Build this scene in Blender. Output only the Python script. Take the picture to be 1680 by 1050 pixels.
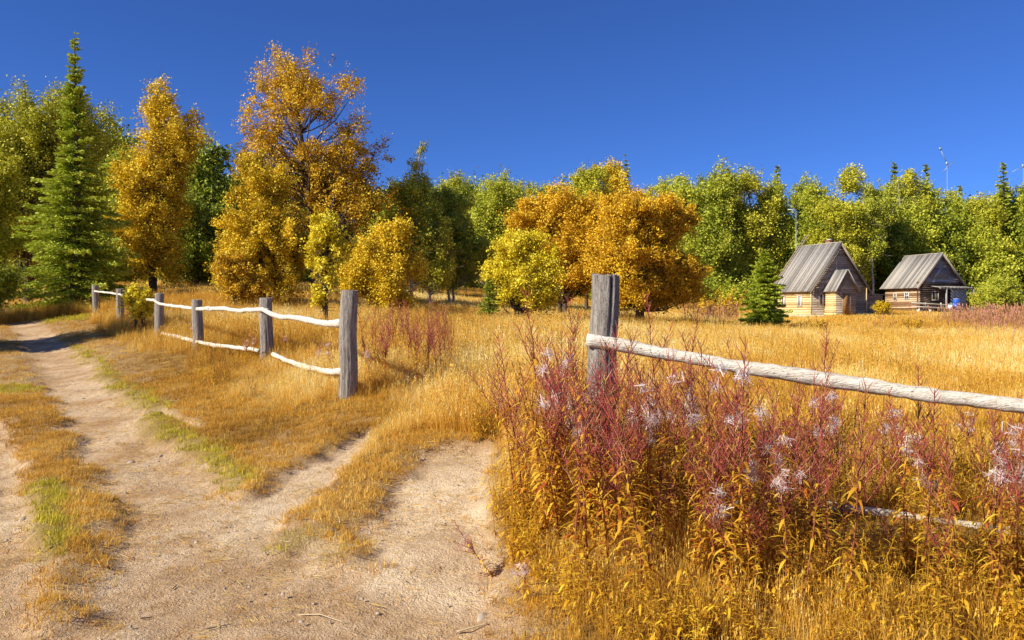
import bpy, math, random
import numpy as np
from mathutils import Vector

for o in list(bpy.data.objects): bpy.data.objects.remove(o)
SC = bpy.context.scene
R = math.radians
# ------------------------------------------------------------------ camera, sky, sun
F, HZ, EYE = 1300.0, 512.0, 1.5          # focal length (photo px), horizon row, eye height
cam_d = bpy.data.cameras.new("camera"); cam = bpy.data.objects.new("camera", cam_d)
SC.collection.objects.link(cam); SC.camera = cam
cam.location = (0, 0, EYE); cam.rotation_euler = (R(90), 0, 0)
cam_d.sensor_width = 36; cam_d.lens = 36 * F / 1680; cam_d.clip_start = .05; cam_d.clip_end = 3000
cam_d.shift_y = (HZ - 525) / 1680
SUN_AZ, SUN_EL = R(-118), R(34)          # from +Y, negative = left
w = bpy.data.worlds.new("World"); SC.world = w; w.use_nodes = True
nt = w.node_tree; nt.nodes.clear()
sky = nt.nodes.new("ShaderNodeTexSky"); sky.sky_type = 'NISHITA'; sky.sun_disc = False
sky.sun_elevation = SUN_EL; sky.sun_rotation = SUN_AZ
sky.altitude = 2500; sky.air_density = 1.0; sky.dust_density = 0.0; sky.ozone_density = 10.0
hs = nt.nodes.new("ShaderNodeHueSaturation"); hs.inputs['Saturation'].default_value = 1.0; hs.inputs['Value'].default_value = .98
bg = nt.nodes.new("ShaderNodeBackground"); bg.inputs[1].default_value = 0.09
wo = nt.nodes.new("ShaderNodeOutputWorld")
pol = nt.nodes.new('ShaderNodeMix'); pol.data_type = 'RGBA'; pol.blend_type = 'MULTIPLY'; pol.inputs[0].default_value = 1; pol.inputs[7].default_value = (.60, .73, 1.02, 1)
nt.links.new(sky.outputs[0], hs.inputs['Color']); nt.links.new(hs.outputs[0], pol.inputs[6]); nt.links.new(pol.outputs[2], bg.inputs[0]); nt.links.new(bg.outputs[0], wo.inputs[0])
sd = bpy.data.lights.new("sun", 'SUN'); sd.energy = 5.0; sd.angle = R(.5); sd.color = (1, .93, .80)
sun = bpy.data.objects.new("sun", sd); SC.collection.objects.link(sun)
tos = Vector((math.sin(SUN_AZ) * math.cos(SUN_EL), math.cos(SUN_AZ) * math.cos(SUN_EL), math.sin(SUN_EL)))
sun.rotation_euler = tos.to_track_quat('Z', 'Y').to_euler()
SC.view_settings.view_transform = 'Standard'; SC.view_settings.look = 'None'
SC.view_settings.exposure = 0.6; SC.view_settings.gamma = 1.0
SC.render.engine = 'CYCLES'

# ------------------------------------------------------------------ helpers
COL = SC.collection
def lookmeta(o, label=None, cat=None, group=None, kind=None):
    if label: o['label'] = label
    if cat: o['category'] = cat
    if group: o['group'] = group
    if kind: o['kind'] = kind
    return o
def empty(name, loc, rz=0, label=None, cat=None, group=None):
    o = bpy.data.objects.new(name, None); COL.objects.link(o); o.empty_display_size = .2
    o.location = loc; o.rotation_euler = (0, 0, rz)
    return lookmeta(o, label, cat, group)
class MB:
    """collects quads / polygons in numpy arrays and builds ONE mesh"""
    def __init__(s): s.v = []; s.f = []; s.t = []; s.n = 0
    def add(s, v, f, tint=None):
        v = np.asarray(v, float).reshape(-1, 3); f = np.asarray(f, int)
        if len(v) == 0: return
        s.v.append(v); s.f.append(f + s.n); s.n += len(v)
        s.t.append(np.full(len(v), .5) if tint is None else np.broadcast_to(np.asarray(tint, float), (len(v),)))
    def box(s, x0, x1, y0, y1, z0, z1, tint=None):
        v = [(x0,y0,z0),(x1,y0,z0),(x1,y1,z0),(x0,y1,z0),(x0,y0,z1),(x1,y0,z1),(x1,y1,z1),(x0,y1,z1)]
        s.add(v, BOXF, tint)
    def prism(s, poly, axis, a0, a1, tint=None):
        """polygon (2D) extruded along axis; poly coords are the other two axes in order"""
        n = len(poly); vs = []
        for a in (a0, a1):
            for p in poly:
                q = list(p); q.insert(axis, a); vs.append(q)
        base = s.n
        s.add(vs, [[i, (i+1) % n, (i+1) % n + n, i + n] for i in range(n)], tint)
        s.f.append(np.array([list(range(n))[::-1]]) + base); s.f.append(np.array([[i+n for i in range(n)]]) + base)
    def tube(s, pts, rad, n=6, tint=None, cap=True, rough=0, rng=None):
        pts = np.asarray(pts, float); m = len(pts); rad = np.broadcast_to(np.asarray(rad, float), (m,))
        d = np.gradient(pts, axis=0); d /= np.linalg.norm(d, axis=1)[:, None] + 1e-9
        ref = np.where(np.abs(d[:, 2:3]) > .9, np.array([[1., 0, 0]]), np.array([[0, 0, 1.]]))
        a = np.cross(d, ref); a /= np.linalg.norm(a, axis=1)[:, None] + 1e-9; b = np.cross(d, a)
        th = np.arange(n) / n * 2 * np.pi
        rr = rad[:, None] * (1 + (rng.normal(0, rough, (m, n)) if rough else 0))
        v = pts[:, None] + rr[..., None] * (np.cos(th)[None, :, None] * a[:, None] + np.sin(th)[None, :, None] * b[:, None])
        i = np.arange(m-1)[:, None] * n; j = np.arange(n)[None]; k = (j + 1) % n
        f = np.stack([i+j, i+k, i+n+k, i+n+j], -1).reshape(-1, 4); base = s.n
        s.add(v.reshape(-1, 3), f, tint)
        if cap:
            s.f.append(np.array([list(range(n))[::-1]]) + base); s.f.append(np.array([[(m-1)*n + q for q in range(n)]]) + base)
    def build(s, name, mat, parent=None, smooth=False, loc=None):
        me = bpy.data.meshes.new(name)
        V = np.concatenate(s.v); me.vertices.add(len(V)); me.vertices.foreach_set("co", V.ravel())
        tot = np.concatenate([np.full(len(f), f.shape[1]) for f in s.f]); lp = np.concatenate([f.ravel() for f in s.f])
        me.loops.add(len(lp)); me.loops.foreach_set("vertex_index", lp.astype(np.int32))
        me.polygons.add(len(tot)); me.polygons.foreach_set("loop_start", np.concatenate([[0], np.cumsum(tot)[:-1]]).astype(np.int32))
        try: me.polygons.foreach_set("loop_total", tot.astype(np.int32))
        except Exception: pass
        if smooth: me.polygons.foreach_set("use_smooth", np.ones(len(tot), bool))
        me.update(calc_edges=True)
        at = me.attributes.new("tint", 'FLOAT', 'POINT'); at.data.foreach_set("value", np.concatenate(s.t).astype(np.float32))
        me.materials.append(mat)
        o = bpy.data.objects.new(name, me)
        if parent is not False: COL.objects.link(o)
        if parent: o.parent = parent
        if loc is not None: o.location = loc
        return o
BOXF = np.array([[0,3,2,1],[4,5,6,7],[0,1,5,4],[1,2,6,5],[2,3,7,6],[3,0,4,7]])
def copy_tree(o, parent=None):
    c = o.copy(); COL.objects.link(c)
    if parent: c.parent = parent
    for ch in [x for x in o.children]: copy_tree(ch, c)
    return c

def hash2(i, j, s):
    h = (i.astype(np.int64) * 374761393 + j.astype(np.int64) * 668265263 + s * 974711) & 0xffffffff
    h = ((h ^ (h >> 13)) * 1274126177) & 0xffffffff
    return ((h ^ (h >> 16)) & 0xffff) / 65535.0
def vnoise(x, y, s=0):
    i = np.floor(x); j = np.floor(y); u = x - i; v = y - j; u = u*u*(3-2*u); v = v*v*(3-2*v)
    return (hash2(i, j, s)*(1-u)+hash2(i+1, j, s)*u)*(1-v) + (hash2(i, j+1, s)*(1-u)+hash2(i+1, j+1, s)*u)*v
def fbm(x, y, s=0, o=4):
    t = 0; a = .5
    for k in range(o): t = t + a * (vnoise(x, y, s+k) - .5); x = x*2.03; y = y*2.03; a *= .5
    return t
def sstep(a, b, x): t = np.clip((x-a)/(b-a), 0, 1); return t*t*(3-2*t)

# ------------------------------------------------------------------ terrain height
def P(px, py, Y): return ((px-840)/F*Y, Y, EYE-(py-HZ)*Y/F)
CP = [P(350,1050,3.6),P(300,900,5),P(230,800,6.7),P(170,700,9.8),P(120,640,13),P(95,600,16),P(75,570,19.5),P(55,545,23),
      P(25,520,30),P(0,502,38),P(-20,480,46),P(-20,455,60),
      P(570,633,9.6),P(437,590,13),P(325,572,16),P(260,552,19),P(197,530,24),P(158,516,27),
      P(300,640,11.5),P(350,760,7.9),P(480,700,8.8),P(250,620,13.5),P(420,760,7.4),
      P(600,705,8.1),P(780,728,7.1),P(700,700,8.3),P(700,650,10),P(640,800,6.2),P(500,880,5.3),
      (.66,6,.35),(3.2,5,.12),(1.5,4.5,.12),(.5,4.2,.05),(3,3.5,0),(5,4,.08),(-.4,3.6,0),
      (2,10,.36),(6,10,.22),(7,20,.42),(11.7,20,.32),P(1300,549,35),P(1650,540,35),P(1331,527,60),P(1507,516,70),
      P(1180,492,80),P(1180,530,40),P(1000,532,32),P(750,530,28),P(750,495,55),P(600,502,32),P(450,502,30),
      P(320,466,46),P(320,492,30),P(1650,500,85),P(1420,516,64.5),P(1577,511,74),P(1450,528,50),
      (0,120,5),(0,300,8),(-60,60,5),(-60,20,1.5),(-30,20,.9),(-12,8,0),(-10,3,0),(0,-20,0),(50,-30,0),(-50,-30,0),
      (60,10,.3),(60,60,1.2),(100,200,6),(-100,200,9),(400,500,9),(-400,500,9),(400,-60,0),(-400,-60,0),(-400,100,4),(400,100,2),(60,120,4.5),(-30,90,7)]
CP = np.array(CP)
def tpsK(r2): return .5 * r2 * np.log(r2 + 1e-9)
def _fit():
    n = len(CP); xy = CP[:, :2]; d = ((xy[:, None]-xy[None])**2).sum(-1)
    A = np.zeros((n+3, n+3)); A[:n, :n] = tpsK(d) + np.eye(n)*2.0
    A[:n, n] = 1; A[:n, n+1:] = xy; A[n, :n] = 1; A[n+1:, :n] = xy.T
    return np.linalg.solve(A, np.concatenate([CP[:, 2], [0, 0, 0]]))
WT = _fit()
def base_h(x, y):
    x = np.asarray(x, float); y = np.asarray(y, float); z = WT[-3] + WT[-2]*x + WT[-1]*y
    for (cx, cy, _), wgt in zip(CP, WT): z = z + wgt * tpsK((x-cx)**2 + (y-cy)**2)
    return z
def hit(px, py):
    """where the line of sight through a photo pixel meets the ground"""
    Y = np.linspace(2, 120, 6000); X = (px-840)/F*Y; z = EYE-(py-HZ)*Y/F
    k = np.argmax(base_h(X, Y) >= z)
    return (X[k], Y[k])
def stroke(pts): return [(*hit(a, b), wd) for a, b, wd in pts]
DIRT = [stroke([(38,528,.5),(60,548,.45),(88,580,.45),(130,640,.40),(178,700,.42),(235,760,.45),(295,820,.45),(325,880,.55),(330,950,.7),(330,1050,.8)]),
        stroke([(-150,640,.3),(-30,690,.26),(0,760,.22),(0,850,.2),(-30,960,.3),(-60,1050,.3)]), stroke([(262,668,.05),(330,698,.07)]),
        stroke([(300,900,.4),(470,935,.32),(620,960,.35),(700,1000,.4)]), stroke([(120,1045,.3),(300,1040,.5),(500,1040,.55),(690,1045,.34)]),
        stroke([(395,875,.2),(455,810,.27),(535,750,.25),(596,704,.15)]),
        stroke([(755,738,.3),(700,780,.32),(680,850,.32),(705,930,.36),(700,1000,.36)]), stroke([(765,745,.2),(745,830,.2),(750,900,.2)])]
PALE = [stroke([(395,875,.2),(455,810,.27),(535,750,.27),(596,704,.2)]), stroke([(755,738,.35),(700,780,.36),(690,850,.4),(700,930,.4)]), stroke([(765,745,.3),(755,830,.3),(760,900,.3)]), stroke([(5,760,.22),(0,850,.2)]), stroke([(262,668,.1),(330,698,.12)])]
GREEN = [stroke([(105,570,.32),(138,600,.40),(187,650,.44),(247,700,.42),(300,742,.38),(343,770,.34),(382,787,.22)]),
         stroke([(-20,640,.5),(30,640,.4)]), stroke([(70,790,.22),(80,860,.22),(85,900,.15)]), stroke([(460,875,.24),(500,905,.26)]),
         stroke([(60,530,.6),(110,520,.8),(150,520,.8)])]
TRAMP = [stroke([(20,540,2.2),(30,600,1.9),(60,700,1.6),(90,800,1.2),(100,900,1.1),(200,1040,1.5)]),
         stroke([(650,790,.75),(590,860,.7),(560,960,.8),(700,1000,.7)]), stroke([(340,850,.5),(440,740,.5),(560,690,.35)]),stroke([(690,722,.35),(780,725,.25)])]
BANK = [stroke([(180,600,1.0),(300,700,.8),(420,720,.8),(560,690,.8)])]
LOWG = [stroke([(190,560,1.3),(280,585,1.3),(400,620,1.2),(560,660,1.0)])]
def sdist(strokes, x, y):
    """0 on a stroke's middle line, 1 at its edge"""
    best = np.full(np.shape(x), 99.)
    for s in strokes:
        for (ax, ay, aw), (bx, by, bw) in zip(s[:-1], s[1:]):
            dx, dy = bx-ax, by-ay; t = np.clip(((x-ax)*dx+(y-ay)*dy)/(dx*dx+dy*dy), 0, 1)
            best = np.minimum(best, np.hypot(x-ax-t*dx, y-ay-t*dy)/(aw+t*(bw-aw)))
    return best
def fields(x, y):
    n = fbm(x*1.7, y*1.7, 5, 4)*1.5; n2 = fbm(x*7, y*7, 15, 3)
    dd = sdist(DIRT, x, y) + n*.8 + n2*.9
    dirt = 1 - sstep(.65, 1.45, dd)
    green = 1 - sstep(.6, 1.2, sdist(GREEN, x, y) + n*.6 + n2*.3)
    tr = 1 - sstep(.8, 1.3, sdist(TRAMP, x, y) + n*.3)
    bank = 1 - sstep(.6, 1.4, sdist(BANK, x, y) + n*.3)
    return dirt, green, tr, bank
def height(x, y, F_=None):
    x = np.asarray(x, float); y = np.asarray(y, float)
    z = base_h(x, y); near = 1 - sstep(25, 60, np.abs(x)+y)
    dirt, green, tr, bank = F_ if F_ is not None else fields(x, y)
    z = z - dirt*.10*near + (1-dirt)*near*(.05*fbm(x*1.3, y*1.3, 40, 3) + .03*fbm(x*6, y*6, 44, 3)*(1-tr*.5))
    z = z + dirt*near*(.075*fbm(x*2.6, y*2.6, 50, 4) + .022*fbm(x*16, y*16, 60, 3))
    z = z + .25*fbm(x*.12, y*.12, 70, 2)*sstep(12, 40, y)
    return z
def hz(x, y): return float(height(np.array([x]), np.array([y]))[0])

# ------------------------------------------------------------------ materials
def nodes(name):
    m = bpy.data.materials.new(name); m.use_nodes = True; n = m.node_tree; n.nodes.clear()
    out = n.nodes.new("ShaderNodeOutputMaterial"); b = n.nodes.new("ShaderNodeBsdfPrincipled")
    n.links.new(b.outputs[0], out.inputs[0]); return m, n, b, out
def N(n, t, **k):
    q = n.nodes.new(t)
    for a, v in k.items():
        if a in q.inputs: q.inputs[a].default_value = v
        else: setattr(q, a, v)
    return q
def ramp(n, src, stops):
    r = n.nodes.new("ShaderNodeValToRGB"); e = r.color_ramp.elements
    while len(e) < len(stops): e.new(.5)
    for k, (p, c) in enumerate(stops): e[k].position = p; e[k].color = (*c, 1)
    n.links.new(src, r.inputs[0]); return r.outputs[0]
def math_(n, op, a, b):
    q = n.nodes.new("ShaderNodeMath"); q.operation = op
    for i, v in enumerate((a, b)):
        if isinstance(v, (int, float)): q.inputs[i].default_value = v
        else: n.links.new(v, q.inputs[i])
    return q.outputs[0]
def mixc(n, f, a, b):
    q = n.nodes.new("ShaderNodeMix"); q.data_type = 'RGBA'
    for s, v in ((q.inputs[0], f), (q.inputs[6], a), (q.inputs[7], b)):
        if isinstance(v, (int, float)): s.default_value = v
        elif isinstance(v, tuple): s.default_value = (*v, 1)
        else: n.links.new(v, s)
    return q.outputs[2]
def objcoord(n, scale=(1,1,1)):
    tc = n.nodes.new("ShaderNodeTexCoord"); mp = n.nodes.new("ShaderNodeMapping"); mp.inputs['Scale'].default_value = scale
    n.links.new(tc.outputs['Object'], mp.inputs[0]); return mp.outputs[0]
def noise(n, vec, scale, detail=4, rough=.6):
    q = N(n, "ShaderNodeTexNoise"); q.inputs['Scale'].default_value = scale; q.inputs['Detail'].default_value = detail; q.inputs['Roughness'].default_value = rough
    if vec is not None: n.links.new(vec, q.inputs['Vector'])
    return q.outputs[0]
def bump(n, b, h, st, dist=.02):
    q = n.nodes.new("ShaderNodeBump"); q.inputs['Strength'].default_value = st; q.inputs['Distance'].default_value = dist
    n.links.new(h, q.inputs['Height']); n.links.new(q.outputs[0], b.inputs['Normal'])
def leafmat(name, stops, transl=.21, inst=False, rough=.6):
    m, n, b, out = nodes(name)
    at = n.nodes.new("ShaderNodeAttribute"); at.attribute_name = "tint"
    f = at.outputs['Fac']
    if inst:
        a2 = n.nodes.new("ShaderNodeAttribute"); a2.attribute_name = "hue"; a2.attribute_type = 'INSTANCER'
        f = math_(n, 'ADD', math_(n, 'MULTIPLY', f, .55), math_(n, 'MULTIPLY', a2.outputs['Fac'], .58))
    else:
        oi = n.nodes.new("ShaderNodeObjectInfo")
        f = math_(n, 'ADD', f, math_(n, 'MULTIPLY', math_(n, 'SUBTRACT', oi.outputs['Random'], .5), .18))
    c = ramp(n, f, stops); n.links.new(c, b.inputs['Base Color']); b.inputs['Roughness'].default_value = rough
    b.inputs['Specular IOR Level'].default_value = .25
    t = n.nodes.new("ShaderNodeBsdfTranslucent"); n.links.new(c, t.inputs[0]); mx = n.nodes.new("ShaderNodeMixShader"); mx.inputs[0].default_value = transl
    n.links.new(b.outputs[0], mx.inputs[1]); n.links.new(t.outputs[0], mx.inputs[2]); n.links.new(mx.outputs[0], out.inputs[0])
    return m
def woodmat(name, lo, mid, hi, vec=(8,8,1), bs=.6, dist=.01, sc=3, tintamt=.6):
    m, n, b, out = nodes(name); v = objcoord(n, vec)
    a = noise(n, v, sc, 6, .7); g = noise(n, v, sc*4, 4, .6)
    at = n.nodes.new("ShaderNodeAttribute"); at.attribute_name = "tint"
    f = math_(n, 'ADD', a, math_(n, 'MULTIPLY', math_(n, 'SUBTRACT', at.outputs['Fac'], .5), tintamt))
    c = ramp(n, f, [(.3, lo), (.5, mid), (.68, hi)])
    c = mixc(n, ramp(n, g, [(.3, (1,1,1)), (.42, (0,0,0))]), c, tuple(q*.45 for q in lo))
    n.links.new(c, b.inputs['Base Color']); b.inputs['Roughness'].default_value = .85; b.inputs['Specular IOR Level'].default_value = .2
    bump(n, b, math_(n, 'ADD', a, g), bs, dist); return m
def plain(name, c, rough=.6, metal=0, nz=.15, sc=6):
    m, n, b, out = nodes(name); a = noise(n, objcoord(n), sc, 5)
    cc = ramp(n, a, [(.3, tuple(q*(1-nz*2) for q in c)), (.7, tuple(min(1, q*(1+nz)) for q in c))])
    n.links.new(cc, b.inputs['Base Color']); b.inputs['Roughness'].default_value = rough; b.inputs['Metallic'].default_value = metal; return m

def groundmat():
    m, n, b, out = nodes("ground"); v = objcoord(n)
    def att(k): a = n.nodes.new("ShaderNodeAttribute"); a.attribute_name = k; return a.outputs['Fac']
    n1 = noise(n, v, 1.1, 6, .65); n2 = noise(n, v, 14, 6, .7); n3 = noise(n, v, 70, 3, .7); n4 = noise(n, v, 4, 5, .6)
    dirtc = ramp(n, n1, [(.32, (.40,.25,.12)), (.46, (.63,.43,.24)), (.58, (.82,.63,.40))])
    dirtc = mixc(n, ramp(n, n2, [(.34, (.6,.6,.6)), (.50, (0,0,0))]), dirtc, (.29,.165,.065))
    n5 = noise(n, v, 2.6, 7, .75)
    dirtc = mixc(n, ramp(n, n5, [(.53, (0,0,0)), (.64, (.65,.65,.65))]), dirtc, (.34,.20,.075))
    dirtc = mixc(n, ramp(n, n3, [(.62, (0,0,0)), (.72, (.5,.5,.5))]), dirtc, (.72,.56,.38))
    dirtc = mixc(n, math_(n, "MULTIPLY", att("pale"), .75), mixc(n, .38, dirtc, (.42,.25,.125)), mixc(n, .35, dirtc, (.84,.66,.43)))
    dry = ramp(n, n4, [(.3, (.22,.115,.03)), (.5, (.40,.23,.055)), (.7, (.58,.36,.09))])
    dry = mixc(n, ramp(n, n3, [(.4, (.8,.8,.8)), (.55, (0,0,0))]), dry, (.16,.085,.025))
    c = mixc(n, math_(n, 'MULTIPLY', att("green"), .3), dry, (.20,.22,.03))
    c = mixc(n, att("dirt"), c, dirtc)
    n.links.new(c, b.inputs['Base Color']); b.inputs['Roughness'].default_value = .95; b.inputs['Specular IOR Level'].default_value = .1
    bump(n, b, math_(n, 'ADD', math_(n, 'MULTIPLY', n2, 1.), math_(n, 'MULTIPLY', n3, .7)), .9, .04); return m
M = {}
M['ground'] = groundmat()
GOLD = [(0, (.15,.13,.008)), (.28, (.52,.37,.014)), (.6, (.86,.61,.028)), (1, (.93,.78,.08))]
ORNG = [(0, (.15,.10,.008)), (.3, (.50,.29,.013)), (.6, (.78,.48,.022)), (1, (.90,.68,.05))]
YELL = [(0, (.26,.20,.012)), (.3, (.60,.46,.02)), (.6, (.84,.70,.03)), (1, (.92,.82,.09))]
YGRN = [(0, (.15,.15,.012)), (.3, (.40,.39,.025)), (.6, (.62,.58,.04)), (1, (.78,.71,.09))]
GRN = [(0, (.13,.15,.014)), (.3, (.34,.37,.03)), (.6, (.53,.54,.045)), (1, (.70,.67,.08))]
DGRN = [(0, (.07,.09,.01)), (.3, (.22,.26,.02)), (.6, (.36,.40,.03)), (1, (.52,.52,.05))]
SPR = [(0, (.08,.11,.012)), (.3, (.26,.33,.025)), (.6, (.46,.52,.04)), (1, (.62,.64,.08))]
for k, s in dict(gold=GOLD, orange=ORNG, yellow=YELL, ygreen=YGRN, green=GRN, dgreen=DGRN, spruce=SPR).items(): M[k] = leafmat('leaves_'+k, s)
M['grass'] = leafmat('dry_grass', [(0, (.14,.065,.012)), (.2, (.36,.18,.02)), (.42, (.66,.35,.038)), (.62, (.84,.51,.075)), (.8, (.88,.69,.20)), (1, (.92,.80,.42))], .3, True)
M['ggrass'] = leafmat('green_grass', [(0, (.16,.15,.012)), (.4, (.46,.40,.025)), (.75, (.68,.56,.045)), (1, (.76,.58,.08))], .3, True)
M['weed'] = leafmat('weed_leaves', [(0, (.22,.09,.012)), (.3, (.46,.22,.018)), (.6, (.74,.42,.025)), (1, (.88,.66,.05))], .35, True)
M['bark'] = woodmat('bark', (.05,.035,.025), (.11,.08,.055), (.19,.145,.10))
M['birch'] = woodmat('birch_bark', (.22,.19,.15), (.52,.48,.42), (.72,.68,.60), (3,3,9))
M['post'] = woodmat('weathered_post', (.17,.145,.12), (.34,.30,.25), (.52,.47,.40), (16,16,1.3), 1.0, .02, 2.2)
M['rail'] = woodmat('bleached_rail', (.46,.39,.29), (.70,.63,.51), (.82,.77,.66), (1.6,14,14), .8, .012, 2.0)
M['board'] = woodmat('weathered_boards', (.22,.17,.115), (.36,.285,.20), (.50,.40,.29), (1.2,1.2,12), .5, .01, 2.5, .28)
M['boardsun'] = woodmat('sunlit_boards', (.50,.34,.14), (.72,.52,.23), (.84,.65,.32), (1.2,1.2,12), .5, .01, 2.5)  # brighter copy of the boards: sunlight painted into the sun-facing walls
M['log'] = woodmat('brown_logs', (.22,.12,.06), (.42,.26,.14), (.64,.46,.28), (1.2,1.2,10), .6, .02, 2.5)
M['shadelog'] = woodmat('shaded_logs', (.07,.05,.035), (.12,.085,.06), (.18,.13,.095), (1.2,1.2,10), .6, .02, 2.5)  # dark copy of the logs: shade painted into walls turned from the sun
M['greyboard'] = woodmat('grey_boards', (.17,.17,.17), (.28,.28,.275), (.38,.37,.36), (1.2,1.2,12), .5, .01, 2.5)
M['roof'] = woodmat('roof_planks', (.19,.175,.155), (.31,.285,.25), (.43,.39,.34), (2,10,2), .6, .02, 2.5, .6)
M['trim'] = plain('trim', (.62,.55,.42)); M['door'] = plain('door_paint', (.36,.17,.045), .6)
M['white'] = plain('white_paint', (.72,.70,.66)); M['concrete'] = plain('plinth', (.62,.55,.42), .9)
M['glass'] = plain('window_glass', (.03,.035,.04), .12, 0, .1); M['brick'] = plain('brick', (.30,.15,.09), .9)
M['mast'] = plain('mast_metal', (.30,.36,.40), .5, .2); M['blue'] = plain('blue_plastic', (.02,.11,.50), .35); M['metal'] = plain('pale_metal', (.55,.60,.62), .4, .3)
M['panel'] = plain('grey_panel', (.30,.32,.34), .8)
M['stone'] = plain('stone', (.46,.37,.27), .9, 0, .2, 12); M['twig'] = plain('dry_twig', (.50,.38,.22), .9); M['dark_twig'] = plain('dark_twig', (.16,.10,.06), .9)
M['pod'] = leafmat('seed_pods', [(0, (.12,.03,.025)), (.3, (.28,.04,.045)), (.55, (.56,.08,.09)), (.75, (.46,.15,.09)), (1, (.74,.42,.18))], .15)
M['stem'] = leafmat('fireweed_stem', [(0, (.10,.03,.015)), (.5, (.26,.08,.035)), (1, (.45,.18,.06))], .05)
M['wleaf'] = leafmat('fireweed_leaf', [(0, (.20,.07,.015)), (.25, (.44,.19,.02)), (.45, (.68,.36,.025)), (.7, (.84,.60,.05)), (.86, (.70,.26,.03)), (1, (.50,.08,.03))], .4)
M['fluff'] = leafmat('seed_fluff', [(0, (.66,.34,.32)), (.5, (.84,.60,.56)), (1, (.92,.84,.78))], .45)
M['fgrass'] = leafmat('distant_fireweed', [(0, (.16,.08,.02)), (.5, (.42,.22,.06)), (1, (.58,.28,.20))], .25, True)

# ------------------------------------------------------------------ ground
def axis(lo, hi, n, c, s):
    a = math.asinh((lo-c)/s); b = math.asinh((hi-c)/s); return c + s*np.sinh(np.linspace(a, b, n))
gx = axis(-420, 420, 760, -1.0, 4.2); gy = axis(-60, 520, 680, 5.5, 4.2)
GX, GY = np.meshgrid(gx, gy); fld = fields(GX, GY); GZ = height(GX, GY, fld)
g = MB(); i = np.arange(len(gy)-1)[:, None]*len(gx); j = np.arange(len(gx)-1)[None]
g.add(np.stack([GX, GY, GZ], -1).reshape(-1, 3), np.stack([i+j, i+j+1, i+j+1+len(gx), i+j+len(gx)], -1).reshape(-1, 4))
go = g.build('ground', M['ground'], None, True); lookmeta(go, kind='structure', label='sandy ground with dirt ruts and dry meadow thatch')
pale = 1 - sstep(.5, 1.3, sdist(PALE, GX, GY) + fbm(GX*4, GY*4, 77, 3)*.6)
for k, a in (("pale", pale), ("dirt", np.clip(fld[0]+fld[2]*.35*(1-fld[1]), 0, 1)), ("green", fld[1])):
    at = go.data.attributes.new(k, 'FLOAT', 'POINT'); at.data.foreach_set("value", a.ravel().astype(np.float32))

# ------------------------------------------------------------------ grass (stuff, instanced tufts)
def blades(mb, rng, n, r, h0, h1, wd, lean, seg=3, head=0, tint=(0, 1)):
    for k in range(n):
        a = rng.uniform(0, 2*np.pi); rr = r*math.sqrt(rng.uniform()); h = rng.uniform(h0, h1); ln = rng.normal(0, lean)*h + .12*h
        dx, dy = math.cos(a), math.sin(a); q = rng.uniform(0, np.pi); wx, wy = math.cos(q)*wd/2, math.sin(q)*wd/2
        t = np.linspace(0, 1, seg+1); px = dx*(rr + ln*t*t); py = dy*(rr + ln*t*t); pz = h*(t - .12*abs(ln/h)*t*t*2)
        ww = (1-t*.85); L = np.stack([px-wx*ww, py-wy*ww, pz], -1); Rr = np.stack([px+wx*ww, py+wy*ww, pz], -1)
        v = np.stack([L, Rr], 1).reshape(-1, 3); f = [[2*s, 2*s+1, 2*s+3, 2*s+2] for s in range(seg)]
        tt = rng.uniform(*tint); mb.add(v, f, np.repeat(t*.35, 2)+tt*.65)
        if head and rng.uniform() < head:
            x, y, z = px[-1], py[-1], pz[-1]
            for s in range(4):
                b = rng.uniform(0, 6.28); hh = .10*h; sx, sy = math.cos(b)*wd*1.6, math.sin(b)*wd*1.6; z0 = z - s*hh*.6
                mb.add([(x, y, z0-hh*.3), (x+sx, y+sy, z0+hh*.2), (x, y, z0+hh), (x-sx*.5, y-sy*.5, z0+hh*.3)], [[0,1,2,3]], min(1, tt*.5+.5))
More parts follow.
